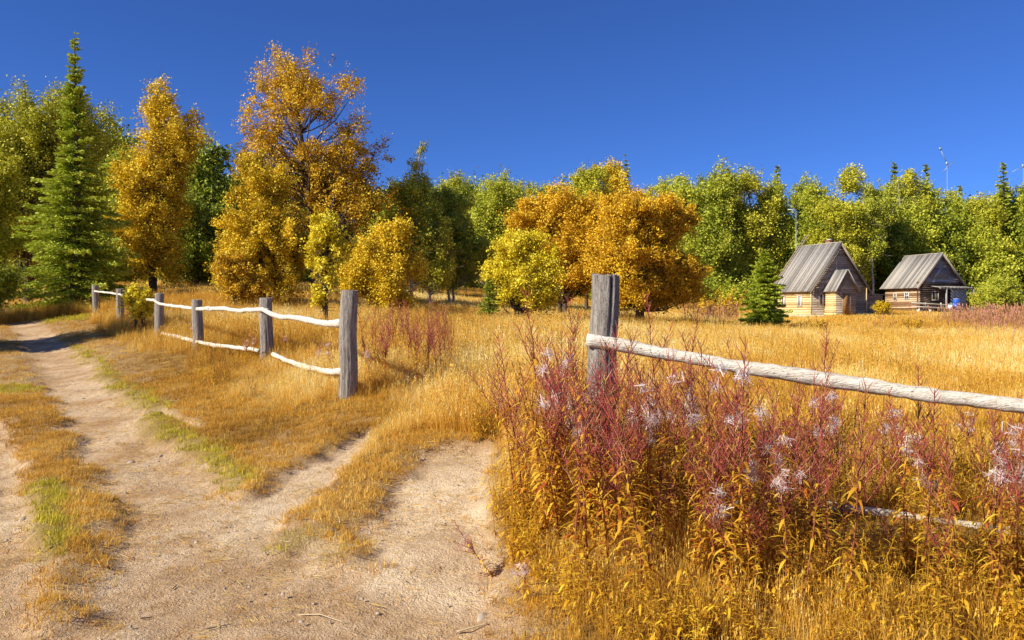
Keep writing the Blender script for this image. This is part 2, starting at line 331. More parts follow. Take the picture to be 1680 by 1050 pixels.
def gn_scatter(name, protos, x, y, scale, hue, idx, mat_label, rot=None, zoff=-.01):
    z = height(x, y) + zoff; n = len(x); me = bpy.data.meshes.new(name); me.vertices.add(n)
    me.vertices.foreach_set("co", np.stack([x, y, z], -1).ravel())
    rng = np.random.default_rng(n); rz = np.stack([rng.normal(0, .1, n), rng.normal(0, .1, n), rng.uniform(0, 6.28, n)], -1)
    for k, v, t in (("rot", rz.ravel(), 'FLOAT_VECTOR'), ("scl", scale, 'FLOAT'), ("hue", hue, 'FLOAT'), ("idx", idx, 'INT')):
        at = me.attributes.new(k, t, 'POINT'); at.data.foreach_set("vector" if t == 'FLOAT_VECTOR' else "value", np.asarray(v).astype(np.int32 if t == 'INT' else np.float32))
    o = bpy.data.objects.new(name, me); COL.objects.link(o); lookmeta(o, mat_label, None, None, 'stuff')
    tr = bpy.data.node_groups.new(name, 'GeometryNodeTree')
    tr.interface.new_socket('Geometry', in_out='INPUT', socket_type='NodeSocketGeometry'); tr.interface.new_socket('Geometry', in_out='OUTPUT', socket_type='NodeSocketGeometry')
    gi = tr.nodes.new('NodeGroupInput'); gg = tr.nodes.new('NodeGroupOutput'); m2p = tr.nodes.new('GeometryNodeMeshToPoints')
    tr.links.new(gi.outputs[0], m2p.inputs[0]); jn = tr.nodes.new('GeometryNodeJoinGeometry')
    for p in protos[::-1]:
        oi = tr.nodes.new('GeometryNodeObjectInfo'); oi.inputs['Object'].default_value = p; oi.inputs['As Instance'].default_value = True
        tr.links.new(oi.outputs['Geometry'], jn.inputs[0])
    iop = tr.nodes.new('GeometryNodeInstanceOnPoints'); iop.inputs['Pick Instance'].default_value = True
    def na(k, t): q = tr.nodes.new('GeometryNodeInputNamedAttribute'); q.data_type = t; q.inputs[0].default_value = k; return q.outputs[0]
    tr.links.new(m2p.outputs[0], iop.inputs['Points']); tr.links.new(jn.outputs[0], iop.inputs['Instance'])
    tr.links.new(na('idx', 'INT'), iop.inputs['Instance Index']); tr.links.new(na('scl', 'FLOAT'), iop.inputs['Scale'])
    e2r = tr.nodes.new('FunctionNodeEulerToRotation'); tr.links.new(na('rot', 'FLOAT_VECTOR'), e2r.inputs[0]); tr.links.new(e2r.outputs[0], iop.inputs['Rotation'])
    tr.links.new(iop.outputs[0], gg.inputs[0]); md = o.modifiers.new('scatter', 'NODES'); md.node_group = tr
    return o
def proto(name, fn, mat, nvar, seed):
    r = []
    for k in range(nvar):
        mb = MB(); fn(mb, np.random.default_rng(seed+k)); r.append(mb.build(name, mat, False))
    return r
def sample(n, y0, y1, rng, margin=2.0, power=1.0):
    y = y0 + (y1-y0)*rng.uniform(0, 1, n)**power; x = rng.uniform(-1, 1, n)*(.646*y+margin); return x, y
rng = np.random.default_rng(7)
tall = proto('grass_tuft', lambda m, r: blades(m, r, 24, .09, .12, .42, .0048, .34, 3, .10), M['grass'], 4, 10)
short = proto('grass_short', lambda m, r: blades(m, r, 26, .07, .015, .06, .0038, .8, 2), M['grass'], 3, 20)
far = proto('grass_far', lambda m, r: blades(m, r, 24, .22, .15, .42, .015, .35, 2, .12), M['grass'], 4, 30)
gsh = proto('green_tuft', lambda m, r: blades(m, r, 26, .06, .015, .055, .005, .6, 2), M['ggrass'], 3, 40)
def grass_layers():
    T = dict(x=[], y=[], s=[], h=[]); S = dict(x=[], y=[], s=[], h=[]); G = dict(x=[], y=[], s=[], h=[])
    def put(D, x, y, s, h): D['x'].append(x); D['y'].append(y); D['s'].append(s); D['h'].append(h)
    for (n, y0, y1, sc) in ((42000, 3.2, 13, 1.0), (34000, 12, 32, 1.25)):
        # tall and short dry grass
        x, y = sample(n, y0, y1, rng, 1.5, .7); d, gr, tr, bk = fields(x, y); u = rng.uniform(0, 1, len(x))
        patch = fbm(x*.6, y*.6, 90, 3)
        hue = np.clip(.45 + patch*1.3 + fbm(x*2.4, y*2.4, 91, 3)*.8 + fbm(x*.35, y*.35, 97, 2)*1.0*(y > 9) + rng.normal(0, .13, len(x)) + .12*sstep(9, 20, y)*(x > -1) - bk*.15, 0, 1)
        k = (u > d*1.15) & (tr < .5) & (bk < .55) & (gr < .6)
        lowr = np.clip(.55 + .5*sstep(0, 1, (y-5)/5) + .35*(x > 0), .4, 1.1)
        side = 1 + 1.3*fbm(x*.9, y*.7, 99, 3) - .5*(1-sstep(.7, 1.3, sdist(LOWG, x, y))) - .45*np.clip(bk, 0, 1) - .45*(1-sstep(.9, 2.2, sdist(DIRT, x, y)))
        lowr = np.where((x > -.2) & (y < 7.5), lowr*.7, lowr); lowr = np.where((x > 1.7) & (x < 3.9) & (y > 3.9) & (y < 5.3), lowr*.5, lowr)
        put(T, x[k], y[k], (sc*rng.uniform(.55, 1.15, len(x))*lowr*np.clip(side, .28, 1))[k], hue[k])
        k2 = ~k & (u > d*1.02) & (gr < .6) & ((tr < .5) | (rng.uniform(0, 1, len(x)) < .75))
        put(S, x[k2], y[k2], (sc*rng.uniform(.5, 1.5, len(x)))[k2], (hue-.06)[k2])
    x, y = sample(50000, 3.2, 14, rng, 1.5, .8); d, gr, tr, bk = fields(x, y); u = rng.uniform(0, 1, len(x)); cl = fbm(x*3, y*3, 33, 3)
    k = (u > d*1.0) & ((tr > .3) | (bk > .3)) & (cl > -.12) & (gr < .98)
    put(S, x[k], y[k], rng.uniform(.35, 1.25, k.sum()), np.clip(.36+cl[k]*.8+rng.normal(0, .1, k.sum()), 0, 1))
    k = (d > .35) & (u < .04+.5*sstep(.05, .2, fbm(x*2.3, y*2.3, 133, 4))) & (sdist(PALE, x, y) > 1.0); put(S, x[k], y[k], rng.uniform(.2, .7, k.sum()), np.clip(rng.normal(.4, .2, k.sum()), 0, 1))
    x, y = sample(75000, 3.2, 30, rng, 1.5, .8); d, gr, tr, bk = fields(x, y); k = (gr > .2) & (rng.uniform(0, 1, len(x)) > d*1.05) & (rng.uniform(0, 1, len(x)) < .25+.75*gr) & (fbm(x*5, y*5, 37, 2) > -.10)
    put(G, x[k], y[k], (rng.uniform(.6, 1.5, len(x))*(1+.5*sstep(10, 25, y)))[k], np.clip(rng.normal(.58, .25, k.sum()), 0, 1))
    def cat(D): return [np.concatenate(D[q]) for q in 'xysh']
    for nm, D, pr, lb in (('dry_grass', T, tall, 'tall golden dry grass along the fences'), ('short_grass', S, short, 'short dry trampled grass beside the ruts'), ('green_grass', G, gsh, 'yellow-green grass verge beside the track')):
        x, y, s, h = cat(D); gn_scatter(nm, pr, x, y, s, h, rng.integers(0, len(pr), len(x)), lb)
    x, y = sample(64000, 28, 92, rng, 6, .8); hp = fbm(x*.07, y*.07, 120, 3); d = fields(x, y)[0]; k = (d < .5)
    x, y, hp = x[k], y[k], hp[k]
    k = ~((x > 22) & (x < 34) & (y > 62) & (y < 70)); x, y, hp = x[k], y[k], hp[k]; msc = np.clip(1+2.2*fbm(x*.22, y*.16, 140, 3), .45, 1.7)
    gn_scatter('meadow_grass', far, x, y, rng.uniform(.5, 1.0, len(x))*msc, np.clip(.46-.20*sstep(38, 54, y)+.10*(1-sstep(28, 40, y)) + hp*1.2 + fbm(x*.5, y*.35, 121, 3)*.7 + rng.normal(0, .10, len(x)), 0, 1), rng.integers(0, 4, len(x)), 'orange-gold dry meadow grass reaching the forest')
grass_layers()
# ------------------------------------------------------------------ fences
def wob(rng, n, a): return np.cumsum(rng.normal(0, a, n)) - np.linspace(0, 1, n)*0
def post_mesh(rng, h, r, tiltx=0, tilty=0):
    mb = MB(); n = 48; m = 26; zz = np.linspace(-.35, h, m); th = np.arange(n)/n*2*np.pi
    crack = np.zeros(n)
    for c in rng.uniform(0, 2*np.pi, 7): crack += rng.uniform(.06, .22)*np.exp(-((np.angle(np.exp(1j*(th-c))))/.075)**2)
    V = []
    for k, z in enumerate(zz):
        rr = r*(1.06-.06*(z/h)) * (1 - crack*(.6+.4*math.sin(z*5+crack[0]*40)) + .05*np.sin(th*2+1+z*1.2) + .03*np.sin(th*3+z*2.2) + rng.normal(0, .006, n))
        V.append(np.stack([rr*np.cos(th)+tiltx*z+.008*math.sin(z*6), rr*np.sin(th)+tilty*z, np.full(n, z)+(rng.normal(0, .005, n) if k == m-1 else 0)], -1))
    V = np.concatenate(V); i = np.arange(m-1)[:, None]*n; j = np.arange(n)[None]; k = (j+1) % n
    mb.add(V, np.stack([i+j, i+k, i+n+k, i+n+j], -1).reshape(-1, 4))
    top = V[-n:]; c = top.mean(0) + np.array([0, 0, .004]); b = mb.n
    mb.add(np.vstack([top, c]), [[q, (q+1) % n, n] for q in range(n)], .8)
    return mb
def rail_mesh(rng, pts, r0, r1, bumps=.16):
    pts = np.array(pts, float); L = np.concatenate([[0], np.cumsum(np.linalg.norm(np.diff(pts, axis=0), axis=1))]); n = max(12, int(L[-1]/.05))
    t = np.linspace(0, L[-1], n); q = np.stack([np.interp(t, L, pts[:, c]) for c in range(3)], -1)
    for c in range(3):                          # round the corners, then add natural wobble
        q[2:-2, c] = np.convolve(q[:, c], np.ones(5)/5, 'valid')
    q[:, 2] += .004*np.sin(t*5+rng.uniform(0, 6)) + .003*np.sin(t*11+rng.uniform(0, 6)); q[:, 1] += .015*np.sin(t*3+rng.uniform(0, 6))
    rad = np.linspace(r0, r1, n)*(1+bumps*np.sin(t*4+rng.uniform(0, 6))*.4 + rng.normal(0, bumps*.25, n))
    for c in rng.uniform(0, L[-1], max(2, int(L[-1]*1.2))): rad *= 1+.16*np.exp(-((t-c)/.035)**2)
    mb = MB(); mb.tube(q, rad, 12, None, True, .035, rng); return mb
def fence(name, label, posts, rails):
    p0 = posts[0]; x0, y0 = (p0[0]-840)/F*p0[3], p0[3]; z0 = hz(x0, y0); t = empty(name, (x0, y0, z0), 0, label, 'fence')
    for (px, py, wpx, Y, seed) in posts:
        x = (px-840)/F*Y; top = EYE-(py-HZ)*Y/F; zb = hz(x, Y); rg = np.random.default_rng(seed)
        post_mesh(rg, top-zb, wpx/F*Y/2, rg.normal(0, .012), rg.normal(0, .02)).build('post', M['post'], t, True, (x-x0, Y-y0, zb-z0))
    for nm, r0, r1, pts in rails:
        rg = np.random.default_rng(int(r0*1000)+len(pts)); w3 = [((a-840)/F*Y-x0, Y-y0, EYE-(b-HZ)*Y/F-z0) for a, b, Y in pts]
        rail_mesh(rg, w3, r0, r1).build(nm, M['rail'], t, True)
fence('rail_fence', 'long grey post fence with two wavy white rails beside the sandy track',
  [(570,477,27,9.6,3),(437,489,20,13,4),(325,492,16,16,5),(260,481,13.5,19,6),(197,474,11,24,7),(158,468,10,27,8)],
  [('upper_rail', .030, .034, [(156,478,26.8),(176,480,25),(197,483,23.8),(202,487,23.5),(224,488,22),(252,493,19.4)]),
   ('upper_rail', .032, .038, [(252,492,18.8),(262,498,18.6),(275,501,18.3),(298,503.5,17),(325,507,15.85),(345,506,15)]),
   ('upper_rail', .040, .037, [(340,506.5,15.2),(366,506.5,14.5),(394,510,13.9),(428,507.5,12.85),(440,509,12.8)]),
   ('upper_rail', .037, .046, [(430,508,12.82),(445,515,12.6),(456,519,12.4),(480,521,11.8),(502,524,11.2),(527,530.5,10.5),(560,530.5,9.55)]),
   ('lower_rail', .042, .034, [(267,547,18.4),(292,553,17.4),(317,559,16.1),(341,565,15.4),(394,571,14.0),(425,575,13.2)]),
   ('lower_rail', .034, .042, [(448,581,12.5),(471,592,11.9),(502,602,11.1),(530,609,10.4),(562,610,9.55)])])
fence('rail_fence', 'short right fence of one thick grey post and thick white rails in the fireweed',
  [(983,453,43,6.0,13)],
  [('upper_rail', .046, .052, [(962,556,5.86),(1000,563,5.84),(1060,575,5.76),(1130,588,5.68),(1250,606,5.52),(1400,631,5.35),(1560,652,5.15),(1720,671,5.0),(2300,735,4.4)]),
   ('lower_rail', .030, .046, [(1340,828,5.3),(1440,842,5.2),(1500,850,5.15),(1580,862,5.05),(1680,880,4.95),(2300,960,4.4)])])

# ------------------------------------------------------------------ trees
def rand_in_blobs(rng, blobs, n, shell=.38):
    vol = np.array([b[3]*b[4]*b[5] for b in blobs]); k = rng.choice(len(blobs), n, p=vol/vol.sum()); B = np.array(blobs)[k]
    d = rng.normal(0, 1, (n, 3)); d /= np.linalg.norm(d, axis=1)[:, None]; r = rng.uniform(0, 1, n)**shell
    return B[:, :3] + d*B[:, 3:]*r[:, None], d
def leaves(rng, C, D, per, spread, size, elong=1.4, tint=None, droop=.0, flat=1.0):
    """many small leaf faces in clumps round the points C, stretched along D"""
    n = len(C); per = rng.integers(int(per*.4), int(per*1.6)+1, n); tot = per.sum(); idx = np.repeat(np.arange(n), per)
    sp = spread*rng.uniform(.6, 1.35, n)[idx]
    p = C[idx] + np.clip(rng.normal(0, 1, (tot, 3)), -1.7, 1.7)*sp[:, None]*np.array([.62, .62, .62*flat]) + D[idx]*(np.clip(rng.normal(0, elong*.5, tot), -1.5, 1.5)*sp)[:, None]
    p[:, 2] -= droop*np.abs(rng.normal(0, 1, tot))*sp
    a = rng.normal(0, 1, (tot, 3)); a[:, 2] *= .8; a /= np.linalg.norm(a, axis=1)[:, None]; b = rng.normal(0, 1, (tot, 3)); b = np.cross(a, b); b /= np.linalg.norm(b, axis=1)[:, None]
    s = size*rng.uniform(.55, 1.3, tot)[:, None]
    v = np.stack([p-a*s*.6, p+b*s*.36, p+a*s*.6, p-b*s*.36], 1).reshape(-1, 3)
    f = np.arange(tot*4).reshape(-1, 4)
    tc = rng.normal(.5, .15, n) if tint is None else tint
    t = np.clip(tc[idx] + rng.normal(0, .13, tot), 0, 1)
    return v, f, np.repeat(t, 4)
def limb(rng, a, b, r0, r1, mb, sag=.12, n=6, k=7):
    a = np.array(a, float); b = np.array(b, float); t = np.linspace(0, 1, k)[:, None]; L = np.linalg.norm(b-a)
    m = (a+b)/2 + np.array([0, 0, -sag*L]) + rng.normal(0, .05*L, 3)
    p = a*(1-t)**2 + 2*m*t*(1-t) + b*t*t; p[1:-1] += rng.normal(0, .012*L, (k-2, 3))
    mb.tube(p, np.linspace(r0, r1, k), n, rng.uniform(.3, .7), False); return p
def decid(name, label, cat, loc, blobs, pal, clumps, per, spread, size, stems=1, trunk_r=.14, bark='bark', seed=1, shell=.38, group=None, tipz=None, toptint=.0, gcut=-.12, core=.80, limbs=90):
    rng = np.random.default_rng(seed); t = empty(name, loc, 0, label, cat, group)
    H = max(b[2]+b[5] for b in blobs); cx = np.average([b[0] for b in blobs]); 
    lob = []
    for b in blobs:
        lob.append(tuple(list(b[:3])+[q*core for q in b[3:]]))
        for _ in range(6):
            d = rng.normal(0, 1, 3); d /= np.linalg.norm(d); d[2] = d[2]*.6+.35; f = rng.uniform(.24, .46); e = rng.uniform(1.0, 1.7)
            lob.append((b[0]+d[0]*b[3]*.80, b[1]+d[1]*b[4]*.80, b[2]+d[2]*b[5]*.72, b[3]*f, b[4]*f, b[5]*f*e))
    blobs = lob; clumps = int(clumps*2.3); per = int(per*.66); spread = spread*.52; size = size*.72
    C, D = rand_in_blobs(rng, blobs, clumps, shell)
    ph = rng.uniform(0, 50); gap = fbm(C[:, 0]*9/H+ph+C[:, 1]*5/H, C[:, 2]*9/H+ph, seed, 3); C = C + D*(rng.normal(0, .08, clumps)+gap*.8)[:, None]*min(2.0, H*.15); kk = gap > gcut; C, D = C[kk], D[kk]
    C = C[C[:, 2] > .12] if len(C) else C; D = D[:len(C)]
    mb = MB(); trunks = []
    for s in range(stems):
        a = rng.uniform(0, 6.28); tb = np.array([.15*math.cos(a)*(stems > 1), .15*math.sin(a)*(stems > 1), -.15])
        top = C[np.argmax(C[:, 2] - rng.uniform(0, .3*H, len(C))*(s > 0))].copy(); k = 14; tt = np.linspace(0, 1, k)[:, None]
        p = tb*(1-tt) + (top)*tt**1.0; p[:, :2] = tb[:2] + (top[:2]-tb[:2])*tt**1.6 + np.cumsum(rng.normal(0, .012*H/3, (k, 2)), axis=0)
        p[0, :2] = tb[:2]; mb.tube(p, trunk_r/math.sqrt(stems)*(1-np.linspace(0, 1, k)*.93)+.006, 9, rng.uniform(.4, .6), False); trunks.append(p)
    nl = min(len(C), limbs)
    for q in rng.choice(len(C), nl, False):
        c = C[q]; p = trunks[rng.integers(len(trunks))]; hd = np.hypot(*(c[:2]-p[-1, :2])*.9)
        zt = np.clip(c[2]-hd*rng.uniform(.6, 1.1)-.2, .10*H, H*.92); kk = np.argmin(abs(p[:, 2]-zt))
        r0 = max(.010, trunk_r*.33*(1-p[kk, 2]/H)+.006); ln = limb(rng, p[kk], c, r0, .005, mb, rng.uniform(-.05, .18))
        for _ in range(3):
            e = ln[rng.integers(3, 6)]; limb(rng, e, e+rng.normal(0, 1, 3)*spread*1.8+D[q]*spread, r0*.4, .003, mb, .05, 4, 4)
    mb.build('trunk', M[bark], t, True)
    lf = MB(); tint = np.clip(rng.normal(.5, .14, len(C)) + toptint*(C[:, 2]/H-.5), 0, 1)
    lf.add(*leaves(rng, C, D, per, spread, size, 1.5, tint, .35)[:3])
    # wispy sprays that break the outline
    no = clumps//4; O, OD = rand_in_blobs(rng, [tuple(list(b[:3])+[b[3]*.98, b[4]*.98, b[5]*.98]) for b in blobs], no, .02); k = O[:, 2] > .4; O, OD = O[k], OD[k]
    lf.add(*leaves(rng, O + OD*spread*.5*rng.uniform(-.6, 1, (len(O), 1)), OD + np.array([0, 0, .3]), max(4, per//4), spread*.7, size*.9, 2.8, None, .1)[:3])
    lf.build('crown', M[pal], t); return t
def pxblobs(px0, py0, Y, bl, sq=1.0):
    """blobs given by their outline in the photo, turned into metres round the tree's foot at distance Y"""
    return [((a-px0)*Y/F, (rz or 0), (py0-b)*Y/F, ra*Y/F, ra*Y/F*sq, rb*Y/F) for a, b, ra, rb, rz in bl]
def ptree(name, label, px, Y, bl, pal, clumps, per, spread, size, cat='tree', sq=1.0, **k):
    x = (px-840)/F*Y; z = hz(x, Y); py = HZ + (EYE-z)*F/Y
    return decid(name, label, cat, (x, Y, z), pxblobs(px, py, Y, bl, sq), pal, clumps, per, spread, size, **k)
def spruce(name, label, loc, H, Rb, seed, pal='spruce', levels=40, dens=1.0, size=.10, group=None, low=.03, pw=.85, gap=0, narrow=0):
    rng = np.random.default_rng(seed); t = empty(name, loc, 0, label, 'tree', group); tr = MB()
    tr.tube([(0, 0, -.15), (.01*H, 0, H*.5), (0, 0, H)], [.022*H, .012*H, .004], 8, None, False)
    P_, D_, T_ = [], [], []; bz = []
    zs = low*H + (H*.985-low*H)*(np.linspace(0, 1, levels)**.9)
    for z in zs:
        u = z/H; nb = int(rng.integers(6, 10)) if u < .85 else 4; off = rng.uniform(0, 6.28); z0_ = z
        for q in range(nb):
            z = z0_ + rng.normal(0, .9*H/levels); u = min(z/H, .99); Rr = Rb*max(.02, (1-u))**pw*(1 - narrow*sstep(.25, .7, u)*.40)*rng.uniform(.72, 1.25)
            a = off + q*6.283/nb + rng.normal(0, .22); L = Rr*rng.uniform(.5, 1.15) + .035*size*10; dx, dy = math.cos(a), math.sin(a)
            up = .22*L if u > .6 else (-.10*L); k = 7; s = np.linspace(.02, 1, k)
            p = np.stack([dx*L*s, dy*L*s, z + up*s - .22*L*s*s*(1-u) + .12*L*s**4 + rng.normal(0, .01*L, k)], -1)
            tr.tube(p, np.linspace(.006*H*(1-u)*.35+.004, .003, k), 4, .4, False)
            m = max(9, int(dens*L*1.5/(size*.16))); ss = rng.uniform(.02, 1.0, m)**.75; cc = np.stack([np.interp(ss, s, p[:, c]) for c in range(3)], -1)
            side = rng.choice([-1, 1], m); wd = (.34*L*(1.08-ss)+.05)*rng.uniform(.1, 1, m)
            cc[:, 0] += -dy*side*wd; cc[:, 1] += dx*side*wd; cc[:, 2] += -wd*.28*(1-u) + rng.normal(0, .02*L+.01, m)
            dd = np.stack([dx*.8 - dy*side*.6 + rng.normal(0, .25, m), dy*.8 + dx*side*.6 + rng.normal(0, .25, m), rng.normal(-.12*(1-u)+.2*(u > .6), .28, m)], -1)
            P_.append(cc); D_.append(dd); T_.append(np.clip(.25+.45*ss+rng.normal(0, .10, m)+rng.normal(0, .08), 0, 1))
    p = np.concatenate(P_); a = np.concatenate(D_); a /= np.linalg.norm(a, axis=1)[:, None]; n = len(p); b = np.cross(a, rng.normal(0, 1, (n, 3))); b /= np.linalg.norm(b, axis=1)[:, None]
    s = size*rng.uniform(.6, 1.25, n)[:, None]
    v = np.stack([p-a*s*.5, p+b*s*.19, p+a*s*.75, p-b*s*.19], 1).reshape(-1, 3); tr.build('trunk', M['bark'], t, True)
    mb = MB(); mb.add(v, np.arange(4*n).reshape(-1, 4), np.repeat(np.concatenate(T_), 4)); mb.build('crown', M[pal], t); return t
def pspruce(name, label, px, Y, top, halfw, seed, **k):
    x = (px-840)/F*Y; z = hz(x, Y); return spruce(name, label, (x, Y, z), EYE-(top-HZ)*Y/F - z, halfw*Y/F, seed, **k)

# left group
pspruce('spruce_tree', 'tall bright green pointed spruce at the far end of the left fence', 122, 30, 58, 98, 11, levels=64, dens=1.7, size=.13, pw=.85, narrow=1.0)
ptree('birch_tree', 'broad yellow-green birch with open top, behind and left of the tall spruce', 45, 37, [(60,225,75,80,0),(110,210,80,72,0),(20,320,85,90,0),(-30,260,60,100,0),(170,240,38,62,0),(40,400,80,60,0)], 'ygreen', 300, 210, .55, .14, trunk_r=.2, seed=21, core=.9, limbs=160)
ptree('birch_tree', 'slender golden birch with ragged top just right of the tall spruce', 250, 33, [(262,180,24,50,0),(270,235,50,45,0),(245,300,54,60,0),(240,370,52,62,0),(310,235,26,26,0),(255,430,45,40,0)], 'gold', 230, 200, .45, .12, trunk_r=.13, seed=22, stems=2, core=.9, limbs=160)
ptree('alder_tree', 'dark green bushy tree between the slender golden birch and the big gold birch', 325, 44, [(320,360,50,52,0),(300,420,60,50,0),(350,410,50,60,0)], 'dgreen', 190, 300, .6, .16, trunk_r=.16, seed=23)
ptree('birch_tree', 'tallest golden birch with dark branching limbs showing through its crown', 520, 34, [(500,130,84,48,0),(455,130,34,36,0),(570,140,38,40,0),(505,210,98,72,0),(430,200,34,40,0),(440,265,55,62,0),(540,270,60,60,0),(590,255,50,56,0),(520,330,110,70,0),(445,380,60,60,0),(600,345,55,60,0)], 'orange', 560, 105, .42, .12, trunk_r=.26, seed=24, shell=.5, gcut=-.10, core=1.0, limbs=260)
ptree('young_birch', 'rounded golden young birch in front left of the tallest birch', 430, 28, [(430,310,46,50,0),(420,385,60,62,0),(460,400,48,60,0),(395,440,42,44,0),(450,460,50,40,0)], 'gold', 260, 330, .34, .10, trunk_r=.09, seed=25, stems=2, core=.95)
ptree('rowan_sapling', 'bright yellow leafy sapling right behind the middle of the left fence', 535, 18, [(540,378,28,26,0),(516,400,20,20,0),(556,410,18,26,0),(528,432,24,26,0),(548,462,14,24,0),(524,486,14,26,0)], 'yellow', 90, 90, .16, .085, trunk_r=.04, seed=26)
ptree('golden_bush', 'loose golden bush at the foot of the tallest birch, right side', 630, 27, [(645,395,34,36,0),(606,415,30,38,0),(660,440,26,40,0),(625,450,34,40,0),(586,455,26,40,0),(640,485,34,24,0)], 'gold', 200, 230, .32, .095, trunk_r=.05, seed=27, stems=4)
ptree('thin_birch', 'thin pale-stemmed birch with a wispy top right of the tallest birch', 676, 36, [(682,270,13,26,0),(672,320,32,40,0),(680,380,42,46,0),(660,430,36,40,0)], 'ygreen', 130, 240, .40, .115, trunk_r=.08, bark='birch', seed=28)
ptree('golden_bush', 'small golden bush behind the left fence, left of the young birch', 388, 26, [(388,450,30,34,0),(405,470,30,24,0)], 'orange', 70, 240, .28, .09, trunk_r=.04, seed=29, stems=3)
# centre
ptree('birch_tree', 'slim green birch on thin stems in the gap right of the thin birch', 742, 38, [(745,330,36,28,0),(735,380,48,50,0),(755,430,50,46,0)], 'green', 170, 260, .42, .12, trunk_r=.09, bark='birch', seed=31, stems=2)
ptree('birch_tree', 'low green birch with drooping leaves left of the slim green birch', 706, 35, [(705,400,30,40,0),(712,445,30,36,0)], 'ygreen', 90, 230, .36, .11, trunk_r=.06, bark='birch', seed=32)
ptree('birch_tree', 'rounded light green birch left of the orange grove', 800, 52, [(812,322,40,34,0),(800,380,60,60,0),(830,430,40,50,0)], 'green', 210, 260, .65, .17, trunk_r=.15, seed=33)
ptree('yellow_bush', 'bright yellow many-stemmed bush left of the orange grove', 855, 27, [(840,412,26,30,0),(868,402,22,24,0),(822,448,26,28,0),(892,430,24,34,0),(855,460,36,34,0),(880,478,34,30,0),(826,490,22,22,0)], 'yellow', 230, 260, .32, .095, trunk_r=.08, seed=34, stems=7, core=.85)
pspruce('young_spruce', 'small dark spruce at the left foot of the bright yellow bush', 803, 26, 455, 26, 35, pal='dgreen', levels=22, dens=.9, size=.09)
ptree('orange_tree', 'wide rust-orange tree on the left of the grove behind the near post', 925, 33, [(925,345,62,42,0),(880,370,50,50,0),(960,380,70,60,0),(930,430,80,54,0)], 'orange', 330, 330, .40, .11, trunk_r=.16, seed=36, stems=3)
ptree('orange_tree', 'dense rust-orange tree on the right of the grove with a dark shaded side', 1050, 31, [(1040,360,66,54,0),(1090,370,50,62,0),(1020,420,72,62,0),(1085,440,66,60,0),(1050,475,80,36,0),(1125,480,30,30,0)], 'orange', 380, 340, .38, .105, trunk_r=.16, seed=37, stems=4)
ptree('birch_tree', 'olive birch top poking up behind the orange grove', 962, 50, [(962,292,24,26,0),(960,340,36,50,0)], 'ygreen', 90, 230, .50, .15, trunk_r=.12, seed=38)
ptree('birch_tree', 'brownish birch top beside the dark spruce tip behind the orange grove', 1003, 52, [(1003,292,26,24,0),(1005,340,40,50,0)], 'gold', 100, 230, .50, .15, trunk_r=.12, seed=39)
pspruce('spruce_tree', 'dark spruce tip rising behind the orange grove', 1027, 52, 262, 34, 40, pal='dgreen', levels=34, dens=.7, size=.2)
pspruce('young_spruce', 'bushy light green spruce standing in the meadow left of the left cabin', 1255, 36, 412, 37, 41, levels=60, dens=2.8, size=.085, pw=.55, low=.0)
# trees left of the track (their crowns enter the frame's left edge and shade the track)
ptree('birch_tree', 'yellow birch left of the track at the edge of the photo', -40, 31, [(-30,300,60,70,0),(-60,380,70,70,0),(5,400,30,50,0)], 'ygreen', 200, 260, .5, .13, trunk_r=.16, seed=51)
ptree('roadside_birch', 'leafy birch beside the track just outside the left edge', -400, 18, [(-400,220,150,160,0),(-380,360,140,110,0)], 'gold', 90, 200, .5, .14, trunk_r=.16, seed=52)
ptree('roadside_birch', 'tall leafy birch left of the track just outside the photo, further up', -520, 23.5, [(-520,230,110,130,0),(-510,360,120,100,0)], 'ygreen', 120, 200, .5, .14, trunk_r=.16, seed=57)
ptree('roadside_birch', 'leaning leafy birch at the outer left bend of the track', -230, 29, [(-230,330,70,90,0),(-215,420,80,60,0)], 'green', 120, 200, .5, .14, trunk_r=.14, seed=58)
ptree('rust_bush', 'rust-brown bush left of the track at the far bend', 8, 40, [(5,420,34,34,0),(-20,440,40,36,0)], 'orange', 110, 200, .42, .13, trunk_r=.06, seed=53, stems=4)
ptree('dark_bush', 'dark green bush in the shade left of the track', -25, 27, [(-30,470,50,34,0)], 'dgreen', 90, 200, .4, .12, trunk_r=.05, seed=54, stems=4)
ptree('sapling', 'small twiggy yellow sapling between the far posts of the left fence', 228, 20.5, [(222,484,14,18,0),(236,500,14,22,0)], 'yellow', 70, 60, .16, .10, 'sapling', trunk_r=.012, seed=55, stems=2, core=1.0)

